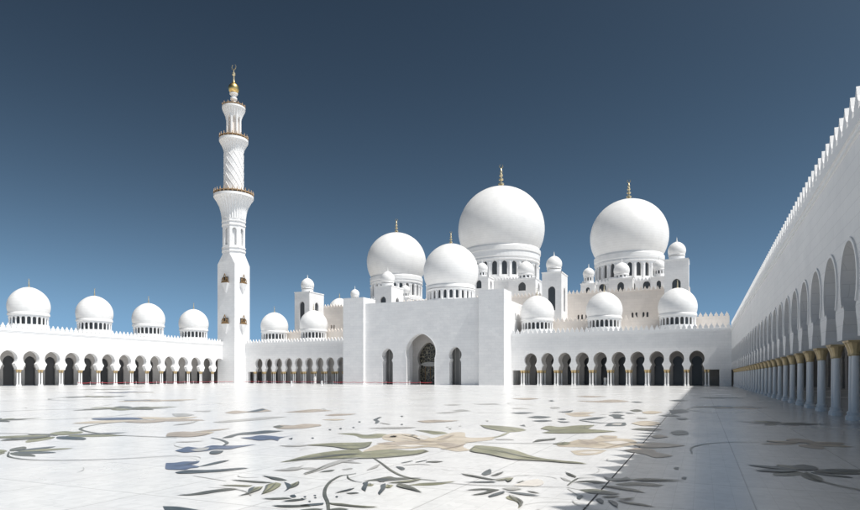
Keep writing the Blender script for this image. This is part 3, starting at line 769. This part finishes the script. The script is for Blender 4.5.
for x, y, sc, ro, kd in ((-16, 11, 1.5, .4, 0), (-19, 16.5, 2.0, 2.1, 1), (-13.5, 8.2, 1.0, 3.0, 0), (-27, 22, 2.2, 1.1, 0), (-34, 30, 2.6, .2, 1), (-24, 14, 1.3, 4.0, 0), (-45, 34, 2.4, 2.0, 0), (-55, 45, 3, 1.0, 1), (-70, 55, 3, 0.3, 0), (-85, 70, 3, 2.2, 1),
                        (2.2, 17, 1.0, .5, 1), (1.6, 12, .9, 2.0, 0), (2.4, 24, 1.2, 3.5, 0), (1.5, 36, 1.6, 1.0, 1), (1.6, 52, 1.6, 1.4, 0)):
    sprig(x, y, sc, ro, kd)
veins = BM()
for q, w_ in VE:
    L = []; Rr = []
    for i, p in enumerate(q):
        a = q[max(i - 1, 0)]; b = q[min(i + 1, len(q) - 1)]
        d = Vector((b[0] - a[0], b[1] - a[1])); d = d.normalized() if d.length > 0 else Vector((1, 0))
        ww = w_ * (.25 + .75 * math.sin(PI * (i + .5) / len(q)))
        L.append((p[0] - d.y * ww / 2, p[1] + d.x * ww / 2)); Rr.append((p[0] + d.y * ww / 2, p[1] - d.x * ww / 2))
    for i in range(len(q) - 1):
        veins.faces.new([veins.verts.new((x, y, .0165)) for x, y in (L[i], L[i + 1], Rr[i + 1], Rr[i])])
INL['vein'] = veins
M['vein'] = inlay_stone('dark_vein_marble', (0.06, 0.062, 0.055), (0.15, 0.15, 0.125))
INN = {'vein': 'vein_inlay', 'olive': 'leaf_inlay', 'moss': 'leaf_inlay', 'slate': 'leaf_inlay', 'blue': 'flower_inlay', 'beige': 'flower_inlay', 'tan': 'flower_inlay', 'greyi': 'stem_inlay', 'pale': 'flower_inlay'}
for c_, b_ in INL.items():
    for f in b_.faces:
        f.normal_update()
        if f.normal.z < 0: f.normal_flip()
    me = bpy.data.meshes.new(INN[c_]); b_.to_mesh(me); b_.free(); me.materials.append(M[c_])
    link(INN[c_], me, FL)
bm = BM(); box(bm, -1.312, -1.294, -40, 117.5, .003, .006); obj('drain_slot', bm, 'drain', FL)

# ------------------------------------------------------------------ arcades round the courtyard
arcade('white marble arcade right of the entrance gatehouse, with round keyhole arches and three small domes', (0, 118.7, 0), 0,
       -35.15, 4.7, -31.13, BAY, 10, 7.5, (-31.13, -17.67, -4.22), 5.3, (.26, .66), rear=13.0, ext=(0, 13.5), inner=4.1)
arcade('white marble arcade between the minaret and the gatehouse, narrow keyhole arches', (0, 124, 0), 0,
       -108.2, -71.7, -103.2, 3.07, 10, 6.5, (-101.6, -89.4, -76.0), 4.2, (.45,), rear=13.0, ext=(10.4, 0), inner=3.6)
arcade('sunlit white arcade running towards the viewer on the far left of the minaret', (-111.5, 0, 0), R(90),
       40, 121.5, 119.05 - 3.95 * 19, 3.95, 20, 6.5, (114, 100.5, 87, 73.5, 60, 46.5), 3.6, (.45,), rear=None, ext=(0, 9.6))
arcade('shaded white arcade close on the right, receding to the far corner', (4.7, 0, 0), R(-90),
       -118.7, 8, -116.2, BAY, 36, 13, (-98, -84.5, -71, -57.5, -44, -30.5, -17), 9.2, (.45,), rear=None, ext=(8.0, 0), trim=True)

# ------------------------------------------------------------------ gatehouse
G = thing('entrance_gatehouse', 'plain white entrance block with one large portal, two narrow niches and a dome', 'gatehouse', (-53.4, 113.9, 0))
def gx(x): return x + 53.4
def gy(y): return y - 113.9
# centre wall with portal and niches
bm = BM()
portal = horseshoe(0, .02, 10.6, 6.9, 3.2, .11)
niches = [horseshoe(c, .02, 7.7, 2.75, 1.02, .16) for c in (-7.75, 7.75)]
sheet(bm, [[(-13.2, 0), (13.1, 0), (13.1, 17.5), (-13.2, 17.5)], portal] + niches, front(.8), 1.6)
obj('front_wall', bm, 'wall', G)
for a, b in ((-18.3, -13.2), (13.1, 18.25)):
    bm = BM(); box(bm, a, b, 0, 5.2, 0, 18.8); obj('pier', bm, 'wall', G)
bm = BM(); box(bm, -18.3, 18.25, 5.203, 33, 0, 16.6); box(bm, -13.2, 13.1, 2.403, 5.2, 12.2, 17.3)
# body must leave the portal and niche space free: build as two blocks beside and behind the recess
bm.free(); bm = BM()
for a, b in ((-13.197, -9.4), (-6.1, -3.8), (3.8, 6.1), (9.4, 13.097)): box(bm, a, b, 2.403, 7.2, 0, 12.2)
box(bm, -13.197, 13.097, 2.403, 7.2, 12.203, 16.9)
box(bm, -18.3, 17.64, 7.203, 33, 0, 16.8)
box(bm, -18.3, -13.2, 5.203, 7.2, 0, 16.8); box(bm, 13.1, 17.64, 5.203, 7.2, 0, 16.8)
obj('body', bm, 'wall2', G)
# sunlit flank with slit windows
bm = BM(); slits = [arch(c, 13.3, 14.9, .55) for c in (8.1, 12.0)]
sheet(bm, [[(5.203, 0), (33, 0), (33, 17.0), (5.203, 17.0)]] + slits, side(18.25), .6)
w_ = obj('flank_wall', bm, 'wall2', G)
for c in (8.1, 12.0):
    bm = BM(); box(bm, 17.7, 17.76, c - .4, c + .4, 13.2, 15.0); obj('slit_window', bm, 'glass', w_)
# thin raised frames round the openings
bm = BM()
for P in (portal,):
    o_ = [(u * 1.035, h if h < .1 else h + .14) for u, h in P]
    sheet(bm, [o_ + P[::-1]], front(.74), .057)
obj('portal_frame', bm, 'trim', G)
for c, P in zip((-7.75, 7.75), niches):
    bm = BM(); box(bm, c - 1.5, c + 1.5, 3.4, 3.46, .02, 8); nb = obj('niche_glazing', bm, 'smoke', G)
    bm = BM()
    for q in (-.9, 0, .9): box(bm, c + q - .05, c + q + .05, 3.3, 3.397, .02, 7.6)
    obj('mullion', bm, 'interior', nb)
# inner portal arch and the patterned glass door
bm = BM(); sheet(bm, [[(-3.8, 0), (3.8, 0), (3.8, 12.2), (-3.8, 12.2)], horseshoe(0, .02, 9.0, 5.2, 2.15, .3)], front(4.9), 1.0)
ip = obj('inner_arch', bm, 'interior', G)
bm = BM(); box(bm, -3.2, 3.2, 5.95, 6.05, .02, 10); dr = obj('portal_door', bm, 'door', G, label='dark glass screen with gilded flower tracery')
bm = BM(); sheet(bm, [[(-2.5, 4.35), (-1.4, 4.75), (0, 4.85), (1.4, 4.75), (2.5, 4.35), (1.4, 3.95), (0, 3.85), (-1.4, 3.95)]], front(5.83), .1); obj('lintel_panel', bm, 'greyi', dr)
bm = BM()
for q in (-1.25, -.04, 1.17): box(bm, q, q + .09, 5.84, 5.93, .02, 4)
obj('mullion', bm, 'bronze', dr)
# entrance dome
lz = gy(131.5)
add_drum(G, 0, lz, 18.9, 21.7, 5.45, 24, base=2.1)
add_dome(G, 0, lz, 26.0, 6.4, 3.3, .03, 3.1, 64, label='white dome over the entrance gatehouse')

# ------------------------------------------------------------------ prayer hall
PH = thing('prayer_hall', 'great white prayer hall behind the gatehouse with one huge dome between two large domes', 'mosque hall', (-53.4, 147, 0))
hx = lambda x: x + 53.4
hy = lambda y: y - 147
wins = []
for x in (-96, -92, -22, -19.6, -14.2, -11.8, -26.5, -24.6):
    for d_ in (-.42, .42): wins.append((hx(x) + d_, 15.3, 16.5, .45))
bm = BM(); sheet(bm, [[(-51, 0), (51, 0), (51, 21.4), (-51, 21.4)]] + [arch(c, a, b, w) for c, a, b, w in wins], front(0), .8)
fw = obj('front_wall', bm, 'sand', PH)
for c, a, b, w in wins:
    bm = BM(); box(bm, c - w * .7, c + w * .7, .5, .56, a - .1, b + .1); obj('slit_window', bm, 'pane', fw)
bm = BM(); merlons(bm, -51, 51, front(-.1), z=21.4, h=1.0); obj('parapet', bm, 'sand', PH)
bm = BM(); box(bm, -51, 51, .803, 50, 0, 21); obj('body', bm, 'wall2', PH)
# podiums with corner kiosks, drums and domes
def great_dome(x, y, zc, r, cut, rd, zw0, zw1, ph, pz, fin, lab, tip):
    X, Y = hx(x), hy(y); n = 6
    fz = 21.003; y0 = Y - ph
    f = [(X - ph + ph * 2 * (k + .5) / n, fz + 1.5, fz + 3.4, ph * .16) for k in range(n)]
    s_ = [(y0 + ph * 2 * (k + .5) / n, fz + 1.5, fz + 3.4, ph * .16) for k in range(n)]
    hollow_block('podium', PH, X - ph, X + ph, y0, y0 + 2 * ph, fz, pz, fwin=f, swin=s_)
    bm = BM(); merlons(bm, X - ph, X + ph, front(y0 - .05), z=pz + .02, h=.8, step=.8); merlons(bm, y0, y0 + 2 * ph, side(X + ph + .05), z=pz + .02, h=.8, step=.8)
    obj('podium_parapet', bm, 'trim', PH)
    bm = BM(); lathe(bm, [(rd * 1.12, 0), (rd * 1.12, zw0 - pz - .1), (rd * 1.03, zw0 - pz - .003), (0.01, zw0 - pz - .003)], 64); obj('drum_base', bm, 'wall2', PH, (X, Y, pz))
    add_drum(PH, X, Y, zw0, zw1, rd, 24)
    bm = BM(); lathe(bm, [(rd * .9, 0), (rd * 1.0, 0), (rd * 1.04, .5), (rd * 1.04, zc - cut - r * .14 - zw1), (rd * .9, zc - cut - r * .14 - zw1)], 64); obj('dome_ring', bm, 'trim', PH, (X, Y, zw1))
    add_dome(PH, X, Y, zc, r, cut, tip, fin, 80, label=lab, finm='palegold')
great_dome(-53.3, 170, 44.2, 12.45, 6.0, 10.7, 28.7, 34.3, 12.5, 27.6, 7.0, 'largest white dome, in the middle of the hall', .0)
great_dome(-17.1, 163, 37.3, 9.62, 4.9, 8.25, 25.3, 30.3, 10.2, 24.5, 5.4, 'large white dome on the right of the hall', .0)
great_dome(-89.0, 173, 38.1, 9.40, 4.8, 8.1, 26.0, 31.3, 10.2, 25.0, 4.8, 'large white dome on the left of the hall', .0)
# projecting bays and corner boxes that carry the kiosks
def kiosk_box(x0, x1, y0, y1, h, r, top, fw=None, fin=1.2):
    c = hx((x0 + x1) / 2); w = x1 - x0
    hollow_block('kiosk_base', PH, hx(x0), hx(x1), hy(y0), hy(y1), 21.003, h, fwin=[(c, h - 3.1, h - .9, w * .28)], swin=[(hy((y0 + y1) / 2), h - 3.1, h - .9, (y1 - y0) * .26)])
    add_turret(PH, c, hy(y0 + min(w, y1 - y0) / 2 + .2), h, top, r, fin)
kiosk_box(-45.2, -38.2, 150.5, 157.4, 26.6, 2.15, 31.5)
kiosk_box(-68.4, -61.4, 150.5, 157.4, 26.6, 2.15, 31.5)
kiosk_box(-56.6, -51.4, 152.6, 157.4, 28.2, 1.55, 32.3)
kiosk_box(-20.2, -14.8, 149.2, 152.7, 24.9, 1.85, 28.9)
kiosk_box(-27.0, -23.6, 150.4, 152.7, 24.3, 1.38, 28.3)
kiosk_box(-10.9, -7.4, 150.4, 152.7, 24.9, 1.38, 28.9)
kiosk_box(-81.9, -78.5, 160.2, 162.7, 24.9, 1.45, 28.8)
kiosk_box(-99.2, -95.8, 160.2, 162.7, 24.3, 1.38, 28.6)
# four square domed towers along the front of the hall
for x0, x1, h in ((-104.0, -99.0, 25.3), (-78.4, -73.5, 25.4), (-34.0, -29.5, 25.9), (-7.4, -2.6, 26.8)):
    T_ = hollow_block('tower', PH, hx(x0), hx(x1), hy(140), hy(147) - .003, 0, h, fwin=[(hx((x0 + x1) / 2), 17.0, 22.6, 1.7)], swin=[(hy(143.5), 17.0, 22.6, 1.8)])
    c = hx((x0 + x1) / 2)
    bm = BM(); lathe(bm, [(1.5, -.1), (1.62, -.1), (1.62, .9), (1.5, .9)], 32)
    obj('tower_drum', bm, 'trim', T_, (c, hy(142.6), h))
    bm = BM(); lathe(bm, dome_prof(1.85, .85, .08, 2.15), 36)
    lathe(bm, [(.12, 4.1), (.16, 4.4), (.06, 4.6), (.1, 4.8), (.03, 5.0), (0, 5.3)], 8)
    obj('tower_dome', bm, 'dome', T_, (c, hy(142.6), h), 35)
# little roof dome left of the large left dome
bm = BM(); lathe(bm, [(2.9, -1), (3.0, -1), (3.0, .3), (2.9, .3)], 36); obj('roof_drum', bm, 'sand', PH, (hx(-96.9), hy(152), 21.003))
add_dome(PH, hx(-96.9), hy(152), 21.4, 3.1, .6, .06, 1.6, 40)

# ------------------------------------------------------------------ minaret
MN = thing('minaret', 'tall white minaret with three balconies and a gold ball near its tip', 'minaret', (-110.3, 122.8, 0))
Hs = 2.8
bm = BM(); box(bm, -Hs, Hs, -Hs, Hs, 0, 30)
obj('square_shaft', bm, 'wall2', MN)
# chamfered change from square to octagon
bm = BM(); ro = 2.95
sq = []; oc = []
for k in range(8):
    a = R(22.5 + 45 * k); oc.append(bm.verts.new((ro * math.cos(a), ro * math.sin(a), 33.0)))
cr = [bm.verts.new((Hs * sx, Hs * sy, 30.003)) for sx, sy in ((1, 1), (-1, 1), (-1, -1), (1, -1))]
lw = [bm.verts.new((Hs * sx, Hs * sy, 30.3)) for sx, sy in ((1, 1), (-1, 1), (-1, -1), (1, -1))]
for i in range(4):
    bm.faces.new((cr[i], cr[(i + 1) % 4], lw[(i + 1) % 4], lw[i]))
    a, b, c_ = oc[2 * i], oc[2 * i + 1], oc[(2 * i + 2) % 8]
    bm.faces.new((lw[i], b, a)); bm.faces.new((lw[i], lw[(i + 1) % 4], c_, b))
bm.faces.new(oc); bm.faces.new(cr[::-1])
obj('chamfer', bm, 'wall2', MN)
bm = BM()
n = 8; ap = ro * math.cos(PI / 8); w = 2 * ro * math.sin(PI / 8)
for k in range(8):
    a = 2 * PI * k / 8
    e = Vector((-math.sin(a), math.cos(a), 0)); o_ = Vector((math.cos(a), math.sin(a), 0))
    put = lambda u, h, d, e=e, o_=o_: tuple(o_ * (ap - d) + e * u * (1 - d / ap) + Vector((0, 0, h)))
    sheet(bm, [[(-w / 2, 33.003), (w / 2, 33.003), (w / 2, 42), (-w / 2, 42)], arch(0, 35.2, 39.6, 1.05)], put, .35)
lathe(bm, [(ap - .4, 33.1), (ap - .4, 41.9)], 8, (0, 0), R(22.5))
for z, h in ((33.6, .35), (34.5, .22), (40.3, .3), (41.3, .4)):
    lathe(bm, [(ro * .97, z), (ro * 1.07, z), (ro * 1.07, z + h), (ro * .97, z + h)], 8, (0, 0), R(22.5))
obj('octagonal_shaft', bm, 'wall2', MN)

def railing(parent, r, z, n, h):
    bm = BM(); lathe(bm, [(r - .12, z + h * .36), (r - .02, z + h * .36), (r - .02, z + h * .5), (r - .12, z + h * .5)], 32)
    for k in range(n):
        a = 2 * PI * k / n
        lathe(bm, [(.09, z), (.09, z + h * .4), (.16, z + h * .6), (.06, z + h * .8), (.1, z + h * .9), (0, z + h * 1.1)], 6, ((r - .07) * math.cos(a), (r - .07) * math.sin(a)))
    obj('railing', bm, 'rail', parent)
def balcony(prof, r, z, n, h, seg=32):
    bm = BM(); lathe(bm, prof, seg * 2)
    for v in bm.verts:      # fluted flare
        if prof[1][1] < v.co.z < prof[-4][1] + .01:
            k = round((math.atan2(v.co.y, v.co.x)) / (PI / seg)); q = .93 if k % 2 else 1.02
            v.co.x *= q; v.co.y *= q
    b = obj('balcony', bm, 'trim', MN, (0, 0, 0), 30); railing(b, r, z, n, h)
balcony([(2.6, 41.9), (2.95, 42.0), (3.1, 43.6), (3.5, 45.2), (4.2, 46.6), (4.7, 47.3), (4.95, 47.6), (4.95, 48.2), (2.0, 48.2)], 4.95, 48.2, 28, 1.25)
bm = BM(); lathe(bm, [(2.3, 48.2), (2.45, 48.6), (2.4, 50), (2.4, 59.3)], 36)
cyl = obj('round_shaft', bm, 'wall2', MN, (0, 0, 0), 30)
bm = BM()
for sgn in (1, -1):
    for k in range(11):
        prev = None
        for i in range(29):
            t = i / 28; a = 2 * PI * k / 11 + sgn * t * 2.6; z = 49.2 + t * 10.0
            p = Vector((2.40 * math.cos(a), 2.40 * math.sin(a), z)); rd_ = Vector((math.cos(a), math.sin(a), 0)); up = Vector((0, 0, .09))
            ring = [bm.verts.new(p - up), bm.verts.new(p + rd_ * .09), bm.verts.new(p + up)]
            if prev: bm.faces.new((prev[0], prev[1], ring[1], ring[0])); bm.faces.new((prev[1], prev[2], ring[2], ring[1]))
            prev = ring
obj('lattice', bm, 'trim', cyl)
balcony([(2.2, 59.2), (2.42, 59.3), (2.6, 60.2), (3.0, 61.1), (3.4, 61.8), (3.6, 62.1), (3.6, 62.7), (1.5, 62.7)], 3.6, 62.7, 20, 1.15, 28)
bm = BM(); lathe(bm, [(1.3, 62.7), (1.3, 69)], 16)
lan = obj('lantern', bm, 'sand', MN)
first = None
for k in range(8):
    a = 2 * PI * (k + .5) / 8
    if first is None:
        bm = BM(); lathe(bm, [(.34, 62.7), (.30, 63.2), (.28, 67.6), (.42, 68.3), (.46, 68.6)], 10); first = o_ = obj('lantern_column', bm, 'trim', lan, (0, 0, 0), 30)
    else: o_ = first.copy(); C.objects.link(o_); o_.parent = lan
    o_.location = (1.68 * math.cos(a), 1.68 * math.sin(a), 0)
balcony([(1.3, 68.2), (2.0, 68.4), (2.3, 69.2), (2.75, 70.2), (2.9, 70.6), (2.9, 71.0), (.9, 71.0)], 2.9, 71.0, 14, .8, 24)
bm = BM(); lathe(bm, [(1.1, 71.0), (1.0, 71.4), (.55, 72.2), (.55, 72.8), (.85, 73.1), (.85, 73.5), (.5, 73.8), (.5, 74.0), (1.0, 74.4), (1.05, 74.7), (.7, 74.75)], 20)
fn = obj('spire', bm, 'trim', MN, (0, 0, 0), 30)
bm = BM(); lathe(bm, [(.7, 74.7), (1.2, 75.2), (1.38, 75.9), (1.25, 76.6), (.8, 77.1), (.45, 77.4), (.3, 77.8)], 24); obj('gold_ball', bm, 'gold', fn, (0, 0, 0), 50)
bm = BM(); lathe(bm, [(.3, 77.75), (.22, 78.3), (.2, 79.2), (.42, 79.5), (.42, 79.9), (.15, 80.2), (.1, 80.7), (0, 80.9)], 12)
n = 14; R0 = .75
outer = [(R0 * math.sin(t), R0 - R0 * math.cos(t)) for t in [(-2.6 + 5.2 * i / n) for i in range(n + 1)]]
inner = [(R0 * .78 * math.sin(t), R0 * 1.15 - R0 * .78 * math.cos(t)) for t in [(2.5 - 5.0 * i / n) for i in range(n + 1)]]
sheet(bm, [[(u, 80.75 + h) for u, h in outer + inner]], lambda u, h, d: (u, d - .06, h), .12)
obj('crescent', bm, 'palegold', fn)
# small bronze oriel windows on every face
proto = None
for zl in (15.2, 25.6):
    for k in range(4):
        a = R(90 * k)
        if proto is None:
            bm = BM(); w = 1.0
            sheet(bm, [[(-w, 0), (w, 0), (w, .75), (w * .72, 1.25), (w * .45, .8), (w * .38, 1.5), (0, 2.3), (-w * .38, 1.5), (-w * .45, .8), (-w * .72, 1.25), (-w, .75)], arch(0, .55, 1.75, .5), arch(-.68, .35, .8, .3), arch(.68, .35, .8, .3)], lambda u, h, d: (u, -Hs - .55 + d, h), .1)
            box(bm, -w, w, -Hs - .75, -Hs - .003, -.12, .04)
            proto = o_ = obj('oriel_window', bm, 'bronze', MN)
            bm = BM(); box(bm, -.8, .8, -Hs - .30, -Hs - .003, .04, 1.4); obj('window_recess', bm, 'glass', o_)
            bm = BM(); v = [bm.verts.new(p) for p in ((-w, -Hs - .75, -.13), (w, -Hs - .75, -.13), (w, -Hs - .004, -.13), (-w, -Hs - .004, -.13), (0, -Hs - .004, -2.7), (0, -Hs - .25, -2.5))]
            for f in ((0, 1, 2, 3), (0, 5, 1), (1, 5, 4, 2), (3, 4, 5, 0), (2, 4, 3)): bm.faces.new([v[i] for i in f])
            obj('bracket', bm, 'trim', o_)
            o_.location = (0, 0, zl)
        else: o_ = again(proto, MN, (0, 0, zl))
        o_.rotation_euler = (0, 0, a)

# ------------------------------------------------------------------ rope barriers, bollards, people
def barrier(x, y, ang, L, lab, proto=[None]):
    if proto[0] is None:
        t = thing('rope_barrier', lab, 'rope barrier', (x, y, 0), ang, 'low red rope barriers')
        bm = BM(); lathe(bm, [(.16, 0), (.16, .03), (.035, .06), (.035, .60), (.06, .62), (.05, .68), (0, .70)], 10); obj('post', bm, 'white', t, (0, 0, 0), 40)
        bm = BM(); prev = None
        for i in range(13):
            q = i / 12; z = .52 - .08 * (1 - (2 * q - 1) ** 2)
            ring = [bm.verts.new((q * L, .05 * math.cos(b), z + .05 * math.sin(b))) for b in (0, PI / 3, 2 * PI / 3, PI, 4 * PI / 3, 5 * PI / 3)]
            if prev:
                for k in range(6): bm.faces.new((prev[k], prev[(k + 1) % 6], ring[(k + 1) % 6], ring[k]))
            prev = ring
        obj('rope', bm, 'red', t, (0, 0, 0), 60); proto[0] = t
    else:
        t = proto[0].copy(); C.objects.link(t); t.location = (x, y, 0); t.rotation_euler = (0, 0, ang); t['label'] = lab
        for ch in proto[0].children:
            c = ch.copy(); C.objects.link(c); c.parent = t
for k in range(12): barrier(-104.5 + 2.6 * k, 119.2, 0, 2.6, 'low red rope on white posts before the narrow arches between minaret and gatehouse')
for k in range(9): barrier(-73 + 2.6 * k, 112.0, 0, 2.6, 'low red rope on white posts before the left half of the gatehouse')
for k in range(16): barrier(-107.2, 116.5 - 2.6 * k, R(90), 2.6, 'low red rope on white posts before the sunlit arcade left of the minaret')

def bollard(px, py, lab):
    x, y = ground(px, py)
    t = thing('bollard', lab, 'bollard', (x, y, 0), 0, 'white bollards on the courtyard floor')
    bm = BM(); lathe(bm, [(.24, 0), (.24, .06), (.17, .1), (.17, .72), (.20, .74), (.19, .80), (.10, .86), (0, .88)], 16); obj('post', bm, 'white', t, (0, 0, 0), 40)
    bm = BM(); lathe(bm, [(.174, .58), (.176, .59), (.176, .66), (.174, .67)], 16); obj('band', bm, 'greyi', t)
bollard(291.5, 385.4, 'short white bollard in front of the middle of the narrow left arcade')
bollard(321.8, 385.4, 'short white bollard left of the gatehouse, nearer to it than the other')
bollard(409.7, 384.6, 'short white bollard standing before the left jamb of the great portal')

def person(x, y, rz, cloth, head, lab, s=1.0, stride=.12):
    P = thing('person', lab, 'person', (x, y, 0), rz)
    V = [(0, 0, .95), (0, 0, 1.15), (0, .01, 1.38), (0, .01, 1.50), (0, -.02, 1.60), (0, -.02, 1.72),
         (.19, .01, 1.42), (.25, .02, 1.14), (.24, -.08, .90), (.24, -.11, .82), (-.19, .01, 1.42), (-.25, .02, 1.14), (-.24, -.07, .90), (-.24, -.10, .82),
         (.10, 0, .90), (.11, -stride * .4, .50), (.11, stride * .2 - .05, .08), (.12, -.17, .04), (-.10, 0, .90), (-.11, stride * .3, .50), (-.11, stride, .08), (-.12, stride - .15, .04)]
    E = [(0, 1), (1, 2), (2, 3), (3, 4), (4, 5), (2, 6), (6, 7), (7, 8), (8, 9), (2, 10), (10, 11), (11, 12), (12, 13), (0, 14), (14, 15), (15, 16), (16, 17), (0, 18), (18, 19), (19, 20), (20, 21)]
    rad = [.15, .14, .16, .06, .10, .085, .07, .05, .04, .035, .07, .05, .04, .035, .09, .07, .045, .035, .09, .07, .045, .035]
    me = bpy.data.meshes.new('body'); me.from_pydata([tuple(c * s for c in v) for v in V], E, []); me.materials.append(M['skin'])
    o = link('body', me, P); sk = o.modifiers.new('Skin', 'SKIN')
    for i, r_ in enumerate(rad): me.skin_vertices[0].data[i].radius = (r_ * s, r_ * s)
    me.skin_vertices[0].data[0].use_root = True
    o.modifiers.new('Sub', 'SUBSURF').levels = 1
    bm = BM(); lathe(bm, [(.0, 1.5 * s), (.09 * s, 1.49 * s), (.22 * s, 1.44 * s), (.235 * s, 1.3 * s), (.20 * s, 1.05 * s), (.25 * s, .6 * s), (.30 * s, .08 * s), (.0, .08 * s)], 18); obj('robe', bm, cloth, P, (0, 0, 0), 50)
    for sg in (-1, 1):
        bm = BM(); lathe(bm, [(.085 * s, 1.45 * s), (.095 * s, 1.2 * s), (.085 * s, .93 * s)], 10, (.235 * s * sg, 0)); obj('sleeve', bm, cloth, P, (0, 0, 0), 50)
    bm = BM(); lathe(bm, [(.13 * s, 1.50 * s), (.125 * s, 1.62 * s), (.12 * s, 1.72 * s), (.08 * s, 1.8 * s), (0, 1.83 * s)], 14, (0, .035 * s)); obj('headscarf', bm, head, P, (0, 0, 0), 60)
x, y = -84.9, 122.3; person(x, y, R(20), 'robe', 'robe', 'person in a white robe standing between arcade columns left of the gatehouse')
x, y = -17.0, 120.6; person(x, y, R(-30), 'robe', 'black', 'person in a pale robe standing under the arches of the right arcade')

# ------------------------------------------------------------------ camera, light, sky
cam = bpy.data.cameras.new('camera'); co = link('camera', cam)
cam.sensor_width = 36; cam.sensor_fit = 'HORIZONTAL'; cam.lens = F / 860 * 36
cam.shift_y = (HY - 255) / 860; cam.clip_end = 9000; cam.clip_start = .05
co.location = (0, 0, CH); co.rotation_euler = (R(90), 0, R(YAW))
SC.camera = co

EL, AZ = 60.2, -5.0                # sun high on the right, a little behind the facade
sd = bpy.data.lights.new('sun', 'SUN'); so = link('sun', sd)
sd.energy = 3.8; sd.angle = R(.5); sd.color = (1, .965, .91)
dvec = Vector((math.cos(R(EL)) * math.cos(R(AZ)), math.cos(R(EL)) * math.sin(R(AZ)), math.sin(R(EL))))
so.rotation_euler = dvec.to_track_quat('Z', 'Y').to_euler(); so.location = (60, 40, 120)
w = bpy.data.worlds.new('World'); SC.world = w; w.use_nodes = True
nt = w.node_tree; bg = nt.nodes['Background']
sky = nt.nodes.new('ShaderNodeTexSky'); sky.sky_type = 'NISHITA'; sky.sun_disc = False
sky.sun_elevation = R(EL); sky.sun_rotation = R(90 - AZ); sky.air_density = 1.0; sky.dust_density = 0.6; sky.ozone_density = 2.0
hs = nt.nodes.new('ShaderNodeHueSaturation'); hs.inputs['Saturation'].default_value = .72; hs.inputs['Value'].default_value = 1.0
nt.links.new(sky.outputs[0], hs.inputs['Color'])
# deep, polarised desert sky: each channel falls off faster with height than the clean Nishita sky
sp = nt.nodes.new('ShaderNodeSeparateColor'); cb = nt.nodes.new('ShaderNodeCombineColor')
nt.links.new(hs.outputs[0], sp.inputs[0])
for i, (ref, pw, amp) in enumerate(((4.71, 1.98, 1.17), (4.71, 2.03, 2.15), (4.71, 1.95, 3.40))):
    d_ = N(nt, 'ShaderNodeMath', operation='DIVIDE'); p_ = N(nt, 'ShaderNodeMath', operation='POWER'); m_ = N(nt, 'ShaderNodeMath', operation='MULTIPLY'); n_ = N(nt, 'ShaderNodeMath', operation='MINIMUM')
    nt.links.new(sp.outputs[1], d_.inputs[0]); d_.inputs[1].default_value = ref
    nt.links.new(d_.outputs[0], p_.inputs[0]); p_.inputs[1].default_value = pw
    nt.links.new(p_.outputs[0], m_.inputs[0]); m_.inputs[1].default_value = amp
    nt.links.new(m_.outputs[0], n_.inputs[0]); n_.inputs[1].default_value = amp * 6
    nt.links.new(n_.outputs[0], cb.inputs[i])
# broad glow added round the sun, out of view, to fill the shaded floor
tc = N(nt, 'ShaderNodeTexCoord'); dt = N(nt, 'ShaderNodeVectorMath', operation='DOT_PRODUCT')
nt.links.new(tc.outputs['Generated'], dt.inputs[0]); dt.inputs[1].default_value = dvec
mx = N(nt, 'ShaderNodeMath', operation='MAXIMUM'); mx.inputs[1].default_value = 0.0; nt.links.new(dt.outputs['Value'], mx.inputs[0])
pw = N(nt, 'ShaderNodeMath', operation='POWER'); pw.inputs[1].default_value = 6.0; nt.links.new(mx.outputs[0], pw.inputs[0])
fill_glow = mixc(nt, pw.outputs[0], (0.0, 0.0, 0.0), (10.2, 9.4, 8.4))
nt.links.new(mixc(nt, 1.0, cb.outputs[0], fill_glow, 'ADD'), bg.inputs['Color'])
bg.inputs['Strength'].default_value = .10
SC.view_settings.view_transform = 'Standard'; SC.view_settings.look = 'None'
SC.view_settings.exposure = 0.2; SC.view_settings.gamma = 1.0
SC.render.engine = 'CYCLES'
SC.cycles.max_bounces = 10; SC.cycles.diffuse_bounces = 6
